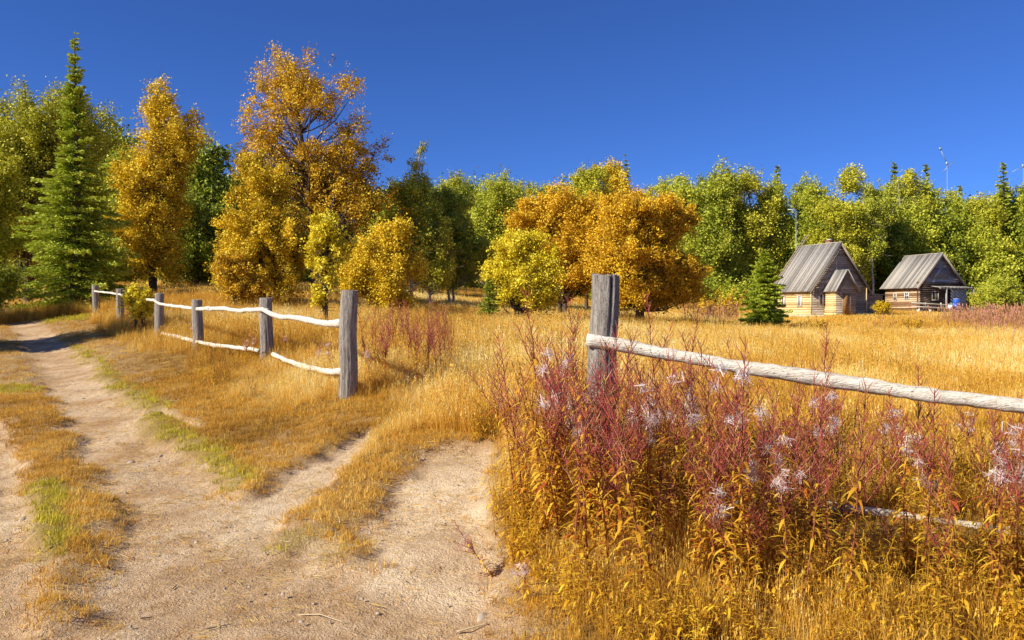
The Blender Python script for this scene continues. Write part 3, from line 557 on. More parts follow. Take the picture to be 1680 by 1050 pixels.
# ------------------------------------------------------------------ forest edge
FV = {}
def forest_variants():
    k = 0
    for pal, n in (('green', 3), ('ygreen', 3), ('dgreen', 2), ('gold', 1)):
        for q in range(n):
            rg = np.random.default_rng(500+k); bl = [(rg.normal(0, .6), rg.normal(0, .4), 11.3+rg.normal(0, .6), 1.1, 1.1, 1.6)]
            for hh, rr in ((9.3, 1.6), (7.2, 1.9), (5.0, 2.0), (3.0, 1.9)): bl.append((rg.normal(0, .5), rg.normal(0, .5), hh, rr*rg.uniform(.85, 1.15), rr, 1.7))
            FV.setdefault(pal, []).append((bl, 600+k)); k += 1
forest_variants()
def forest():
    rg = np.random.default_rng(99); made = {}
    prof = [(560,330),(700,312),(760,308),(820,300),(880,310),(960,330),(1090,292),(1130,290),(1180,282),(1230,276),(1290,296),(1340,290),(1400,302),(1460,290),(1510,282),(1560,318),(1600,318),(1640,300),(1700,300),(1760,300)]
    px = 560; items = []
    while px < 1760: items.append((px + rg.normal(0, 5), (rg.uniform(76, 84) if px < 1420 else rg.uniform(83, 88)) if px > 640 else rg.uniform(66, 76))); px += rg.uniform(25, 37)
    zones = [(0, 700, 'behind the tallest birch'), (700, 900, 'behind the slim green birches'), (900, 1150, 'behind the orange grove'), (1150, 1310, 'behind the meadow spruce'),
             (1310, 1440, 'behind the left cabin'), (1440, 1580, 'behind the right cabin'), (1580, 3000, 'right of the right cabin')]
    ords = ['first','second','third','fourth','fifth','sixth','seventh','eighth','ninth','tenth','eleventh','twelfth','thirteenth']; cnt = {}
    cname = dict(green='green', ygreen='yellow-green', dgreen='dark green', gold='golden')
    for px, Y in items:
        top = np.interp(px, [a for a, b in prof], [b for a, b in prof]) + rg.normal(0, 9); pal = rg.choice(['green', 'ygreen', 'green', 'ygreen', 'ygreen', 'green', 'ygreen', 'green', 'dgreen'])
        x = (px-840)/F*Y; z = hz(x, Y); H = EYE-(top-HZ)*Y/F - z; v = rg.integers(len(FV[pal])); key = (pal, v)
        zn = next(c for a, b, c in zones if a <= px < b); cnt[zn] = cnt.get(zn, 0)+1
        lb = f"{cname[pal]} forest-edge birch {zn}, {ords[cnt[zn]-1]} from the left"
        if key not in made:
            bl, sd_ = FV[pal][v]; o = decid('forest_birch', lb, 'tree', (x, Y, z), bl, pal, 210, 150, .85, .24, trunk_r=.17, bark='birch' if v == 0 else 'bark', seed=sd_, group='birches along the forest edge', shell=.45); made[key] = o
        else:
            o = copy_tree(made[key]); o['label'] = lb; o.location = (x, Y, z)
        s = H/12.9; wd = s*rg.uniform(.85, 1.15); o.scale = (wd, wd, s); o.rotation_euler = (0, 0, rg.uniform(0, 6.28))
    sp = None
    for px, top, Y, lb in ((868,298,88,'thin dark spruce tip on the skyline left of the orange grove'), (1275,272,84,'dark spruce tip on the skyline above the meadow spruce'), (1467,266,88,'tallest dark spruce tip on the skyline between the cabins'),
                       (1490,280,88,'short dark spruce tip on the skyline left of the antenna mast'), (1519,270,86,'dark spruce tip on the skyline just left of the antenna mast'), (1646,267,84,'dark spruce tip on the skyline near the right edge'), (1575,305,88,'low dark spruce tip right of the antenna mast')):
        x = (px-840)/F*Y; z = hz(x, Y); H = EYE-(top-HZ)*Y/F - z
        if sp is None: o = sp = spruce('spruce_tree', lb, (x, Y, z), 14, 2.1, 77, 'dgreen', 40, .55, .34, 'spruce tips on the skyline', low=.05)
        else: o = copy_tree(sp); o['label'] = lb; o.location = (x, Y, z)
        o.scale = (H/14*.95, H/14*.95, H/14); o.rotation_euler = (0, 0, rg.uniform(0, 6))
    # deep wood behind the edge: one mass
    pr = []
    for pal, s0 in (('dgreen', 701), ('green', 702), ('dgreen', 703)):
        r2 = np.random.default_rng(s0); mb = MB(); bl = [(0, 0, 10.5, 1.4, 1.4, 2.0), (0, 0, 8, 2.4, 2.4, 2), (0, 0, 5.4, 2.8, 2.8, 2.2), (0, 0, 2.6, 2.6, 2.6, 1.9)]
        C, D = rand_in_blobs(r2, bl, 150, .45); mb.add(*leaves(r2, C, D, 120, .9, .30, 1.5, None, .3)); pr.append(mb.build('forest_tree', M[pal], False))
    X, Y = [], []
    for r0 in range(6):
        yy = 82 + r0*5 ; xx = np.arange(-70, 72, 3.4) + rg.normal(0, 1, len(np.arange(-70, 72, 3.4)))
        X.append(xx); Y.append(yy + rg.normal(0, 1.2, len(xx)) - 8*sstep(-5, -30, xx)*0)
    X = np.concatenate(X); Y = np.concatenate(Y); k = abs(X) < .7*Y + 4; X, Y = X[k], Y[k]
    ax = np.arange(-58, -12, 3.2); ay = np.full(len(ax), 60.) + rg.normal(0, 3, len(ax)); ax2 = np.arange(-48, -14, 3.2); ay2 = 52 + rg.normal(0, 2, len(ax2)) - (ax2+14)*.0
    X = np.concatenate([X, ax, ax2-4]); Y = np.concatenate([Y, ay, ay2+2]); k = ~((X > -36) & (X < -26.5) & (Y < 62) & (abs(X+.664*Y) < 2.2)); X, Y = X[k], Y[k]
    gn_scatter('forest', pr, X, Y, rg.uniform(.72, .9, len(X)), rg.uniform(0, 1, len(X)), rg.integers(0, 3, len(X)), 'dark green wood behind the forest edge')
    # undergrowth along the forest foot
    pr = []
    for s0, pal in ((801, 'dgreen'), (802, 'green'), (803, 'dgreen')):
        r2 = np.random.default_rng(s0); mb = MB(); C, D = rand_in_blobs(r2, [(0, 0, .7, 1.3, 1.0, .9), (.8, 0, .5, .9, .9, .7)], 60, .5); mb.add(*leaves(r2, C, D, 60, .35, .15, 1.5, None, .2)); pr.append(mb.build('undergrowth_clump', M[pal], False))
    xx = np.arange(-50, 62, 1.5); xx = xx + rg.normal(0, .5, len(xx)); yy = np.where(xx < -14, 49, 74.5) + rg.normal(0, 1.3, len(xx)); yy = np.where(xx > 29, yy+7, yy); k = ~((abs(xx+.664*yy) < 2.0)); xx, yy = xx[k], yy[k]
    gn_scatter('undergrowth', pr, xx, yy, rg.uniform(.7, 1.6, len(xx)), rg.uniform(0, 1, len(xx)), rg.integers(0, 3, len(xx)), 'dark leafy undergrowth at the foot of the forest')
forest()
# ------------------------------------------------------------------ cabins
def siding(mb, x0, x1, z0, z1, bh, rng, apex=None, th=.035, y=0, out=-1, clip=None):
    """horizontal boards on the plane y; apex=(xm, zt) narrows them to a gable"""
    z = z0
    while z < z1-.01:
        zt = min(z+bh, z1)
        def ends(zz):
            if apex is None: return x0, x1
            f = (zz-z0)/(apex[1]-z0); return x0+(apex[0]-x0)*f, x1+(apex[0]-x1)*f
        a0, b0 = ends(z); a1, b1 = ends(zt-.008); d = th + rng.uniform(0, .012); yo = y + out*d
        if b1-a1 > .02:
            v = [(a0,y,z),(b0,y,z),(b1,y,zt-.008),(a1,y,zt-.008),(a0,yo,z),(b0,yo,z),(b1,yo+.006,zt-.008),(a1,yo+.006,zt-.008)]
            mb.add(v, [[0,3,2,1],[4,5,6,7],[0,1,5,4],[1,2,6,5],[2,3,7,6],[3,0,4,7]], rng.uniform(0, 1))
        z = zt
def swapxy(mb):
    mb.v = [v[:, [1, 0, 2]] for v in mb.v]; return mb
def roof_mesh(W, L, zw, zr, oe, og0, og1, rng, plank=.16, th=.035, side=None, slope_lines=1):
    """plank roof over a gable along y; planks run down the slope"""
    mb = MB(); xm = W/2; sl = (zr-zw)/xm
    for sgn in (-1, 1):
        y = -og0
        while y < L+og1:
            w_ = plank*rng.uniform(.85, 1.15); lift = rng.choice([0, .018, .03]); xe = xm + sgn*(xm+oe+rng.uniform(-.04, .04)); ze = zr - sl*(xm+oe)
            n = np.array([sgn*sl, 0, 1])/math.hypot(sl, 1)
            a = np.array([xm, y, zr+.01]); b = np.array([xe, y, ze]); o = n*(th+lift); dy = np.array([0, min(w_, L+og1-y)-.012, 0])
            v = [a, b, b+dy, a+dy, a+o, b+o, b+o+dy, a+o+dy]; f = [[0,3,2,1],[4,5,6,7],[0,1,5,4],[1,2,6,5],[2,3,7,6],[3,0,4,7]]
            mb.add(v, f if sgn < 0 else [q[::-1] for q in f], rng.uniform(0, 1)); y += w_
    return mb
def window_part(parent, plane, a0, a1, z0, z1, off, frame_mat='trim', label=None, bars=(1, 0), curtain=False):
    """plane 'y' = wall facing -y at y=off; plane 'x' = wall facing -x at x=off"""
    fr = MB(); t = .055; d = .075
    fr.box(a0, a1, -d, 0, z1-t, z1); fr.box(a0, a1, -d-.02, 0, z0, z0+t); fr.box(a0, a0+t, -d, 0, z0+t, z1-t); fr.box(a1-t, a1, -d, 0, z0+t, z1-t)
    for k in range(bars[0]): xm = a0+(a1-a0)*(k+1)/(bars[0]+1); fr.box(xm-.018, xm+.018, -d+.02, 0, z0+t, z1-t)
    for k in range(bars[1]): zm = z0+(z1-z0)*(k+1)/(bars[1]+1); fr.box(a0+t, a1-t, -d+.023, 0, zm-.018, zm+.018)
    pn = MB(); pn.box(a0+t, a1-t, -.048, -.040, z0+t, z1-t)
    if plane == 'x':
        swapxy(fr); swapxy(pn); loc = (off, 0, 0)
    else: loc = (0, off, 0)
    f = fr.build('window', M[frame_mat], parent, False, loc); p = pn.build('pane', M['glass'], f)
    if curtain:
        c = MB(); c.box(a0+t, a0+(a1-a0)*.42, -.055, -.049, z0+t, z1-t*2); c.box(a1-(a1-a0)*.30, a1-t, -.055, -.049, z0+t, z1-t)
        if plane == 'x': swapxy(c)
        c.build('curtain', M['white'], f)
    if label: f['label'] = label
    return f
def cabin_one():
    rng = np.random.default_rng(1); W, L, zw, zr = 6.0, 3.96, 2.3, 5.85
    x, y = 23.4, 62.0; z = EYE-(519-HZ)*62/F
    t = empty('log_cabin', (x, y, z), math.atan2(.418, .909), 'yellowish plank cabin with steep grey plank roof and small gabled entrance porch', 'cabin')
    m = MB(); siding(m, 0, W, .12, zw, .19, rng); siding(m, 0, W, zw, zr-.05, .17, rng, (W/2, zr-.02)); m.box(.0, W, 0.004, .05, -.3, zw)
    m.prism([(0.02, zw), (W-.02, zw), (W/2, zr-.08)], 1, .004, .05); m.box(W/2-.35, W/2-.29, -.06, 0, zw+.1, zr-1.0)
    m.build('gable_wall', M['board'], t)
    m = MB(); siding(m, 0.001, L, .12, zw, .19, rng); swapxy(m); m.box(.004, .05, .05, L, -.3, zw); m.build('side_wall', M['boardsun'], t)
    m = MB(); m.box(W-.05, W, .05, L, -.3, zw); m.box(.05, W-.05, L-.05, L, -.3, zw); m.prism([(0.02, zw), (W-.02, zw), (W/2, zr-.08)], 1, L-.05, L-.004); m.build('back_wall', M['board'], t)
    m = MB(); m.box(-.05, .0, -.05, .0, .12, zw, .9); m.build('corner_board', M['boardsun'], t); m = MB(); m.box(W-.08, W+.04, -.055, 0, .1, zw, .9); m.build('corner_board', M['boardsun'], t)
    m = MB(); m.box(-.07, W, -.07, .0, -.5, .12); m.box(-.07, 0, 0, L, -.5, .12); m.build('foundation', M['concrete'], t)
    r = roof_mesh(W, L, zw, zr, .32, .25, .28, rng).build('roof', M['roof'], t)
    m = MB(); m.box(W/2-.07, W/2+.07, -.30, L+.30, zr+.045, zr+.085); m.build('ridge_board', M['trim'], r)
    sl = (zr-zw)/(W/2); m = MB()
    for sg in (-1, 1):
        a = (W/2, zr-.02); b = (W/2+sg*(W/2+.32), zr-sl*(W/2+.32)-.02); m.prism([a, b, (b[0], b[1]-.16), (a[0], a[1]-.22)] if sg > 0 else [a, (a[0], a[1]-.22), (b[0], b[1]-.16), b], 1, -.262, -.235)
    m.build('barge_board', M['board'], r)
    m = MB(); m.box(W/2+.1, W/2+.55, 1.1, 1.55, zr-.9, zr+.28); m.box(W/2+.05, W/2+.60, 1.05, 1.60, zr+.28, zr+.35); ch = m.build('chimney', M['brick'], r)
    m = MB(); m.tube([(W/2+.32, 1.32, zr+.35), (W/2+.32, 1.32, zr+.44)], [.24, .15], 10); m.build('cap', M['concrete'], ch)
    window_part(t, 'y', .53, 1.3, .85, 1.75, -.036, 'board', None, (1, 0), True)
    window_part(t, 'y', 3.78, 4.15, .85, 1.75, -.036, 'board')
    window_part(t, 'x', .86, 1.40, .78, 1.68, -.036, 'trim', None, (1, 0), True); window_part(t, 'x', 2.70, 3.16, .78, 1.68, -.036, 'board', None, (1, 0), True)
    # porch
    px0, px1, d, pw, pr = 1.35, 3.40, 1.25, 2.25, 3.62
    m = MB(); siding(m, px0, px1, .1, pw, .17, rng, None, .03, -d); siding(m, px0, px1, pw, pr-.04, .16, rng, ((px0+px1)/2, pr), .03, -d); m.prism([(px0, -.3), (px1, -.3), (px1, pw), ((px0+px1)/2, pr-.08), (px0, pw)], 1, -d+.003, -d+.05)
    m.box(px1-.05, px1, -d+.05, -.05, -.3, pw); pc = m.build('porch', M['board'], t)
    m = MB(); siding(m, 0, d-.05, .1, pw, .17, rng); swapxy(m); m.v = [v*np.array([1, -1, 1]) + np.array([px0-.003, -.045, 0]) for v in m.v]; m.box(px0, px0+.05, -d+.05, -.05, -.3, pw); m.build('porch_side', M['boardsun'], pc)
    rr = roof_mesh(px1-px0, d, pw, pr, .26, .2, .1, rng, .15); rr.v = [v + np.array([px0, -d, 0]) for v in rr.v]; rr.build('porch_roof', M['roof'], pc)
    m = MB(); m.box(2.0, 2.72, -d-.06, -d-.03, .05, 1.8); dr = m.build('door', M['door'], t)
    m = MB(); m.box(2.6, 2.64, -d-.10, -d-.06, .9, 1.0); m.build('handle', M['metal'], dr)
    m = MB(); m.box(1.93, 2.0, -d-.07, -d-.03, .05, 1.87); m.box(2.72, 2.79, -d-.07, -d-.03, .05, 1.87); m.box(2.0, 2.72, -d-.07, -d-.03, 1.8, 1.87); m.build('door_frame', M['board'], t)
    # low annex
    m = MB(); siding(m, W+.01, W+2.5, .1, 1.75, .18, rng, None, .03, .6); m.box(W+.01, W+2.5, .603, 3, -.3, 1.75); an = m.build('annex', M['board'], t)
    m = MB(); m.box(W+.01, W+2.7, .45, 3.1, 1.76, 1.83); m.build('annex_roof', M['roof'], an)
    # ladder on the roof
    lo = empty('ladder', (x, y, z), t.rotation_euler.z, 'long grey wooden ladder lying up the back edge of the left cabin roof', 'ladder')
    def rp(s, yy): return np.array([W/2-(W/2+.32)+s, yy, zr-sl*(W/2+.32)+sl*s+.16])
    for yy in (L+.0, L+.30): m = MB(); m.tube([rp(-.15, yy), rp(4.05, yy)], .035, 6); m.build('rail', M['board'], lo)
    for k in range(19): s = .0+k*.215; m = MB(); m.tube([rp(s, L-.03), rp(s, L+.33)], .026, 5); m.build('rung', M['board'], lo)
cabin_one()
def cabin_two():
    rng = np.random.default_rng(2); W, L, zw, zr = 5.2, 3.66, 2.45, 5.15
    x, y = 36.94, 72.0; z = EYE-(508-HZ)*72/F
    t = empty('log_cabin', (x, y, z), math.atan2(.342, .94), 'brown log cabin with grey plank roof, dark gable and lean-to canopy on its right', 'cabin')
    m = MB(); k = 0; zz = .1
    while zz < zw: m.tube([(-.12, 0, zz), (W+.12, 0, zz)], .105, 8, rng.uniform(.2, .8)); zz += .195
    m.box(.05, W-.05, .05, .1, -.3, zw); m.build('front_wall', M['shadelog'], t)
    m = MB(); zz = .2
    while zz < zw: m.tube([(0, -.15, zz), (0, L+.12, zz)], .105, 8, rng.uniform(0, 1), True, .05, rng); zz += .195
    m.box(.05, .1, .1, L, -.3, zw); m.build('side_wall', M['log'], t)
    m = MB(); m.box(.1, W, L-.08, L, -.3, zw); m.box(W-.08, W, .1, L-.08, -.3, zw); m.build('back_wall', M['shadelog'], t)
    m = MB(); siding(m, 0, W, zw, zr-.04, .2, rng, (W/2, zr-.02), .03); m.prism([(0.02, zw), (W-.02, zw), (W/2, zr-.08)], 1, .004, .05); m.prism([(0.02, zw), (W-.02, zw), (W/2, zr-.08)], 1, L-.05, L-.004); gb = m.build('gable', M['greyboard'], t)
    m = MB(); m.box(1.45, 3.55, -.055, -.044, zw+.35, zw+1.35, .3)
    for q in (1.45, 2.5, 3.49): m.box(q, q+.06, -.075, -.056, zw+.35, zw+1.35)
    m.build('hatch', M['greyboard'], gb)
    
    for bx in ((-.10, .10, -.12, .08, -.4, .1), (W-.1, W+.1, -.12, .1, -.4, .1), (1.2, 1.5, -.1, .1, -.4, .02)): m = MB(); m.box(*bx); m.build('foundation_stone', M['white'], t)
    r = roof_mesh(W, L, zw, zr, .48, .35, .4, rng, .2).build('roof', M['roof'], t)
    m = MB(); m.box(W/2-.06, W/2+.06, -.38, L+.42, zr+.045, zr+.08); m.build('ridge_board', M['trim'], r)
    sl = (zr-zw)/(W/2); m = MB(); b = (W/2-(W/2+.48), zr-sl*(W/2+.48)-.02)
    for sg in (-1, 1):
        a = (W/2, zr-.02); b = (W/2+sg*(W/2+.48), zr-sl*(W/2+.48)-.02); m.prism([a, b, (b[0], b[1]-.12), (a[0], a[1]-.18)] if sg > 0 else [a, (a[0], a[1]-.18), (b[0], b[1]-.12), b], 1, -.362, -.335)
    m.build('barge_board', M['board'], r)
    window_part(t, 'y', 1.45, 2.25, .85, 1.7, -.09, 'trim', None, (1, 0))
    window_part(t, 'x', .95, 1.45, .95, 1.6, -.09, 'white', None, (1, 1)); window_part(t, 'x', 2.35, 2.75, .85, 1.55, -.09, 'trim', None, (1, 1))
    # canopy
    m = MB(); q = 1.3
    while q < 5.2: m.add([(q,-1.2,1.98),(q+.3,-1.2,1.98),(q+.3,-.12,2.13),(q,-.12,2.13),(q,-1.2,2.03),(q+.3,-1.2,2.03),(q+.3,-.12,2.18),(q,-.12,2.18)], BOXF, rng.uniform(0, 1)); q += .42
    m.box(1.3, 5.5, -1.15, -1.07, 1.88, 1.97); cn = m.build('canopy', M['roof'], t)
    for q in (2.05, 5.3): m = MB(); m.box(q, q+.12, -1.18, -1.04, -.5, 1.88); m.build('canopy_post', M['greyboard'], cn)
    m = MB(); m.box(3.3, 5.2, -.55, -.50, -.4, 1.84)
    for q in (3.7, 4.2, 4.7): m.box(q, q+.02, -.57, -.551, -.4, 1.84)
    m.box(5.15, 5.2, -.5, -.13, -.4, 1.84); m.build('porch_screen', M['panel'], t)
    # barrel and bucket, front rail
    u = np.array([.94, .342]); v = np.array([-.342, .94])
    def wp(a, b): p = np.array([x, y])+u*a+v*b; return (p[0], p[1], z)
    bo = empty('barrel', wp(2.80, -1.55), 0, 'bright blue plastic barrel in front of the lean-to canopy of the right cabin', 'barrel')
    m = MB(); m.tube([(0,0,0),(0,0,.05),(0,0,.3),(0,0,.33),(0,0,.36),(0,0,.7),(0,0,.73),(0,0,.76),(0,0,.95)], [.25,.29,.31,.33,.31,.31,.33,.31,.27], 18); m.build('drum', M['blue'], bo)
    m = MB(); m.tube([(0,0,.951),(0,0,.985)], .24, 16); m.build('lid', M['white'], bo)
    bk = empty('bucket', wp(2.0, -1.6), 0, 'small pale bucket left of the blue barrel', 'bucket')
    m = MB(); m.tube([(0,0,0),(0,0,.42)], [.17,.21], 14); m.build('pail', M['white'], bk); m = MB(); m.tube([(.2*math.cos(a), 0, .42+.16*math.sin(a)) for a in np.linspace(0, math.pi, 9)], .012, 5); m.build('bucket_handle', M['metal'], bk)
    fx, fy, fz = wp(-.6, -1.3); f = empty('pole_fence', (fx, fy, fz), math.atan2(.342, .94), 'low weathered pole fence in front of the right cabin', 'fence')
    for q in (.1, 1.9, 3.6): m = MB(); m.tube([(q, .06, -.3), (q, .06, .62)], .05, 7); m.build('post', M['rail'], f)
    for z0, z1 in ((.50, .42), (.18, .10)): m = MB(); m.tube([(-1.6, -.01, z0+.1), (1, -.01, z0), (2.5, -.01, z1), (4.3, -.01, z1+.02)], .05, 7); m.build('pole', M['rail'], f)
cabin_two()
def mast(name, label, px, Y, top, cross, arm, cat='antenna mast'):
    x = (px-840)/F*Y; z = hz(x, Y); s = Y/F; zt = EYE-(top-HZ)*s-z; t = empty(name, (x, Y, z), 0, label, cat)
    m = MB(); m.tube([(0, 0, 0), (0, 0, zt)], [.05, .035], 8); m.build('mast_pole', M['mast'], t)
    def q(a): return ((a[0]-px)*s, .06, zt+(top-a[1])*s)
    m = MB(); m.tube([q(cross[0]), q(cross[1])], .045, 6); m.build('cross_arm', M['mast'], t)
    m = MB(); m.tube([q(arm[0]), q(arm[1])], .045, 6); m.build('tilted_arm', M['mast'], t)
    m = MB(); a = np.array(q(arm[1])); m.tube([a+[-.15, 0, .1], a+[0, 0, .02], a+[.2, 0, -.05]], [.03, .22, .03], 8); m.build('head', M['mast'], t)
    m = MB(); m.tube([(0, .06, zt-.2), (0, .06, zt+.2)], .14, 8); m.build('joint', M['mast'], t)
mast('antenna_mast', 'thin pale mast with crossed arms rising above the forest behind the right cabin', 1554, 98, 268, ((1547,282),(1566,264)), ((1554,268),(1543,244)))
mast('antenna_mast', 'thin pale mast with crossed arms cut by the right edge of the photo', 1679, 98, 272, ((1661,282),(1682,272)), ((1679,274),(1694,250)))
def tv_antenna():
    x, Y = (1306-840)/F*70, 70.; z = hz(x, Y); t = empty('tv_antenna', (x, Y, z), 0, 'thin white pole with a short top bar behind the left cabin ladder', 'antenna')
    zt = EYE-(344-HZ)*Y/F-z; m = MB(); m.tube([(0,0,0),(0,0,zt)], .018, 6); m.build('antenna_pole', M['metal'], t); m = MB(); m.tube([(-.75,-.05,zt),(.05,-.05,zt)], .04, 6); m.build('top_bar', M['white'], t)
tv_antenna()
def clothes_line():
    x, Y = (1653-840)/F*68, 68.; z = hz(x, Y); t = empty('crossbar_frame', (x, Y, z), 0, 'grey pole crossbar on an upright post right of the right cabin', 'pole')
    m = MB(); m.tube([(0,0,-.2),(0,0,2.9)], .06, 7); m.build('post', M['greyboard'], t); m = MB(); m.tube([(-3.4,-.08,1.95),(-1,-.08,1.92),(1.4,-.08,2.02)], .055, 7); m.build('crossbar', M['greyboard'], t)
clothes_line()
def lone_birch_trunks():
    for px, Y, top, lb in ((1432, 77, 418, 'thin white birch with bare lower stem standing between the two cabins'), (1475, 78, 420, 'slim pale birch stem in front of the dark forest just behind the right cabin')):
        x = (px-840)/F*Y; z = hz(x, Y); H = EYE-(top-HZ)*Y/F-z
        ptree('birch_tree', lb, px, Y+(6 if px > 1450 else 0), [(px, top-20, 34, 26, 0), (px-5, top-60, 38, 36, 0), (px+6, top-100, 22, 26, 0)], 'green', 90, 170, .6, .2, trunk_r=.13, bark='birch', seed=int(px), shell=.45)
lone_birch_trunks()
ptree('roadside_bush', 'rounded green bush right of the right cabin behind the meadow', 1636, 60, [(1636,480,34,26,0),(1622,494,20,16,0),(1664,496,28,18,0)], 'green', 110, 180, .42, .14, 'bush', trunk_r=.05, seed=91, stems=5)
ptree('small_bush', 'small olive bush between the porch screen and the rounded green bush', 1612, 66, [(1614,494,18,18,0)], 'ygreen', 40, 160, .35, .13, 'bush', trunk_r=.03, seed=92, stems=4)
ptree('golden_bush', 'low golden bush between the two cabins in front of the annex', 1446, 62, [(1446,506,14,10,0)], 'gold', 26, 120, .3, .11, 'bush', trunk_r=.02, seed=93, stems=4)

# ------------------------------------------------------------------ fireweed
def lance(mb, p, d, L, wd, droop, tint, seg=3):
    d = np.array(d, float); d /= np.linalg.norm(d); s = np.cross(d, [0, 0, 1.]); s /= np.linalg.norm(s)+1e-9
    t = np.linspace(0, 1, seg+1); c = p + d*L*t[:, None]; c[:, 2] -= droop*L*t*t; ww = wd*np.array([.25, 1, .8, .05][:seg+1])/2
    A = c - s*ww[:, None]; B = c + s*ww[:, None]; v = np.stack([A, B], 1).reshape(-1, 3)
    mb.add(v, [[2*q, 2*q+1, 2*q+3, 2*q+2] for q in range(seg)], tint)
def fireweed(name, seed, h, look):
    """look: 'pods' = spiky red plume, 'fluff' = split white pods, 'leafy' = mostly yellow leaves"""
    r = np.random.default_rng(seed); t = empty(name, (0, 0, 0)); k = 12; tt = np.linspace(0, 1, k); a0 = r.uniform(0, 6.28); ln = r.uniform(.03, .14)*h
    p = np.stack([math.cos(a0)*ln*tt**1.8, math.sin(a0)*ln*tt**1.8, h*tt-.03], -1); p[:, :2] += np.cumsum(r.normal(0, .003, (k, 2)), axis=0)
    st = MB(); st.tube(p, np.linspace(.0048, .0015, k), 5, .5, False); axes = [(p, 0.0)]
    for _ in range(r.integers(2, 5) if look != 'leafy' else 2):
        q = r.integers(5, 9); b = r.uniform(0, 6.28); L = h*r.uniform(.18, .32); s = np.linspace(0, 1, 6)[:, None]
        e = p[q] + s*np.array([math.cos(b)*.42, math.sin(b)*.42, .9])*L; st.tube(e, np.linspace(.003, .0012, 6), 4, .5, False); axes.append((e, .25))
    st.build('stem', M['stem'], t)
    lf = MB(); l0, l1 = (.06, .66) if look != 'leafy' else (.08, .92); n = 70 if look != 'leafy' else 84; az = r.uniform(0, 6.28)
    for q in range(n):
        u = l0+(l1-l0)*q/n; az += 2.4+r.normal(0, .3); c = np.array([np.interp(u, tt, p[:, i]) for i in range(3)]); el = r.uniform(.0, .9)
        L = r.uniform(.055, .115)*(1.15-u*.45); lance(lf, c, (math.cos(az), math.sin(az), el), L, L*r.uniform(.12, .2), r.uniform(.2, .9), np.clip(r.normal(.5, .22), 0, 1))
    lf.build('leaves', M['wleaf'], t)
    if look != 'leafy':
        pd = MB(); fl = MB(); fp = r.uniform(.10, .20); uc = r.uniform(.6, .85)
        for ax, s0 in axes:
            m = len(ax); cum = np.linspace(0, 1, m); lo = .52 if s0 == 0 else .2; cnt = 36 if s0 == 0 else 12; az = 0
            for q in range(cnt):
                u = lo+(1-lo)*q/cnt; c = np.array([np.interp(u, cum, ax[:, i]) for i in range(3)]); az += 2.4+r.normal(0, .25); L = r.uniform(.055, .095)*(1.15-.5*(u-lo)/(1-lo)); el = r.uniform(.9, 1.7)
                d = np.array([math.cos(az), math.sin(az), el]); d /= np.linalg.norm(d); s = np.linspace(0, 1, 4)[:, None]; e = c + d*L*s; e[:, 2] += .12*L*s[:, 0]**2
                if look == 'fluff' and r.uniform() < fp*np.exp(-((u-uc)/.10)**2)*2.2 and u < .92:
                    for z_ in range(3):     # curled back valves
                        d2 = (d + r.normal(0, .6, 3))*.75; w3 = np.linspace(0, 1, 5); cc = c + d2*L*.42*w3[:, None]; cc[:, 2] += -.9*L*w3**1.6*r.uniform(.1, 1); cc[:, :2] += d2[:2]*.35*L*np.sin(w3*2.5)[:, None]; sd_ = np.cross(d2, [0, 0, 1]); sd_ /= np.linalg.norm(sd_)+1e-9
                        ww = np.array([.8, 1, 1, .8, .2])*.0011; v = np.stack([cc-sd_*ww[:, None], cc+sd_*ww[:, None]], 1).reshape(-1, 3); fl.add(v, [[2*g_, 2*g_+1, 2*g_+3, 2*g_+2] for g_ in range(4)], r.uniform(.2, 1))
                    if r.uniform() < .6:
                        m2 = 34; cc = c+d*L*.5+r.normal(0, .014, (m2, 3)); dd = r.normal(0, 1, (m2, 3))*.016; ee = r.normal(0, 1, (m2, 3))*.0008
                        fl.add(np.stack([cc-dd-ee, cc-dd+ee, cc+dd+ee, cc+dd-ee], 1).reshape(-1, 3), np.arange(m2*4).reshape(-1, 4), .9)
                    continue
                pd.tube(e, [.0012, .0019, .0017, .0008], 3, np.clip(r.normal(.5, .26)+.1*(u-.5), 0, 1), False)
        pd.build('seed_pods', M['pod'], t)
        if fl.n: fl.build('seed_fluff', M['fluff'], t)
    return t
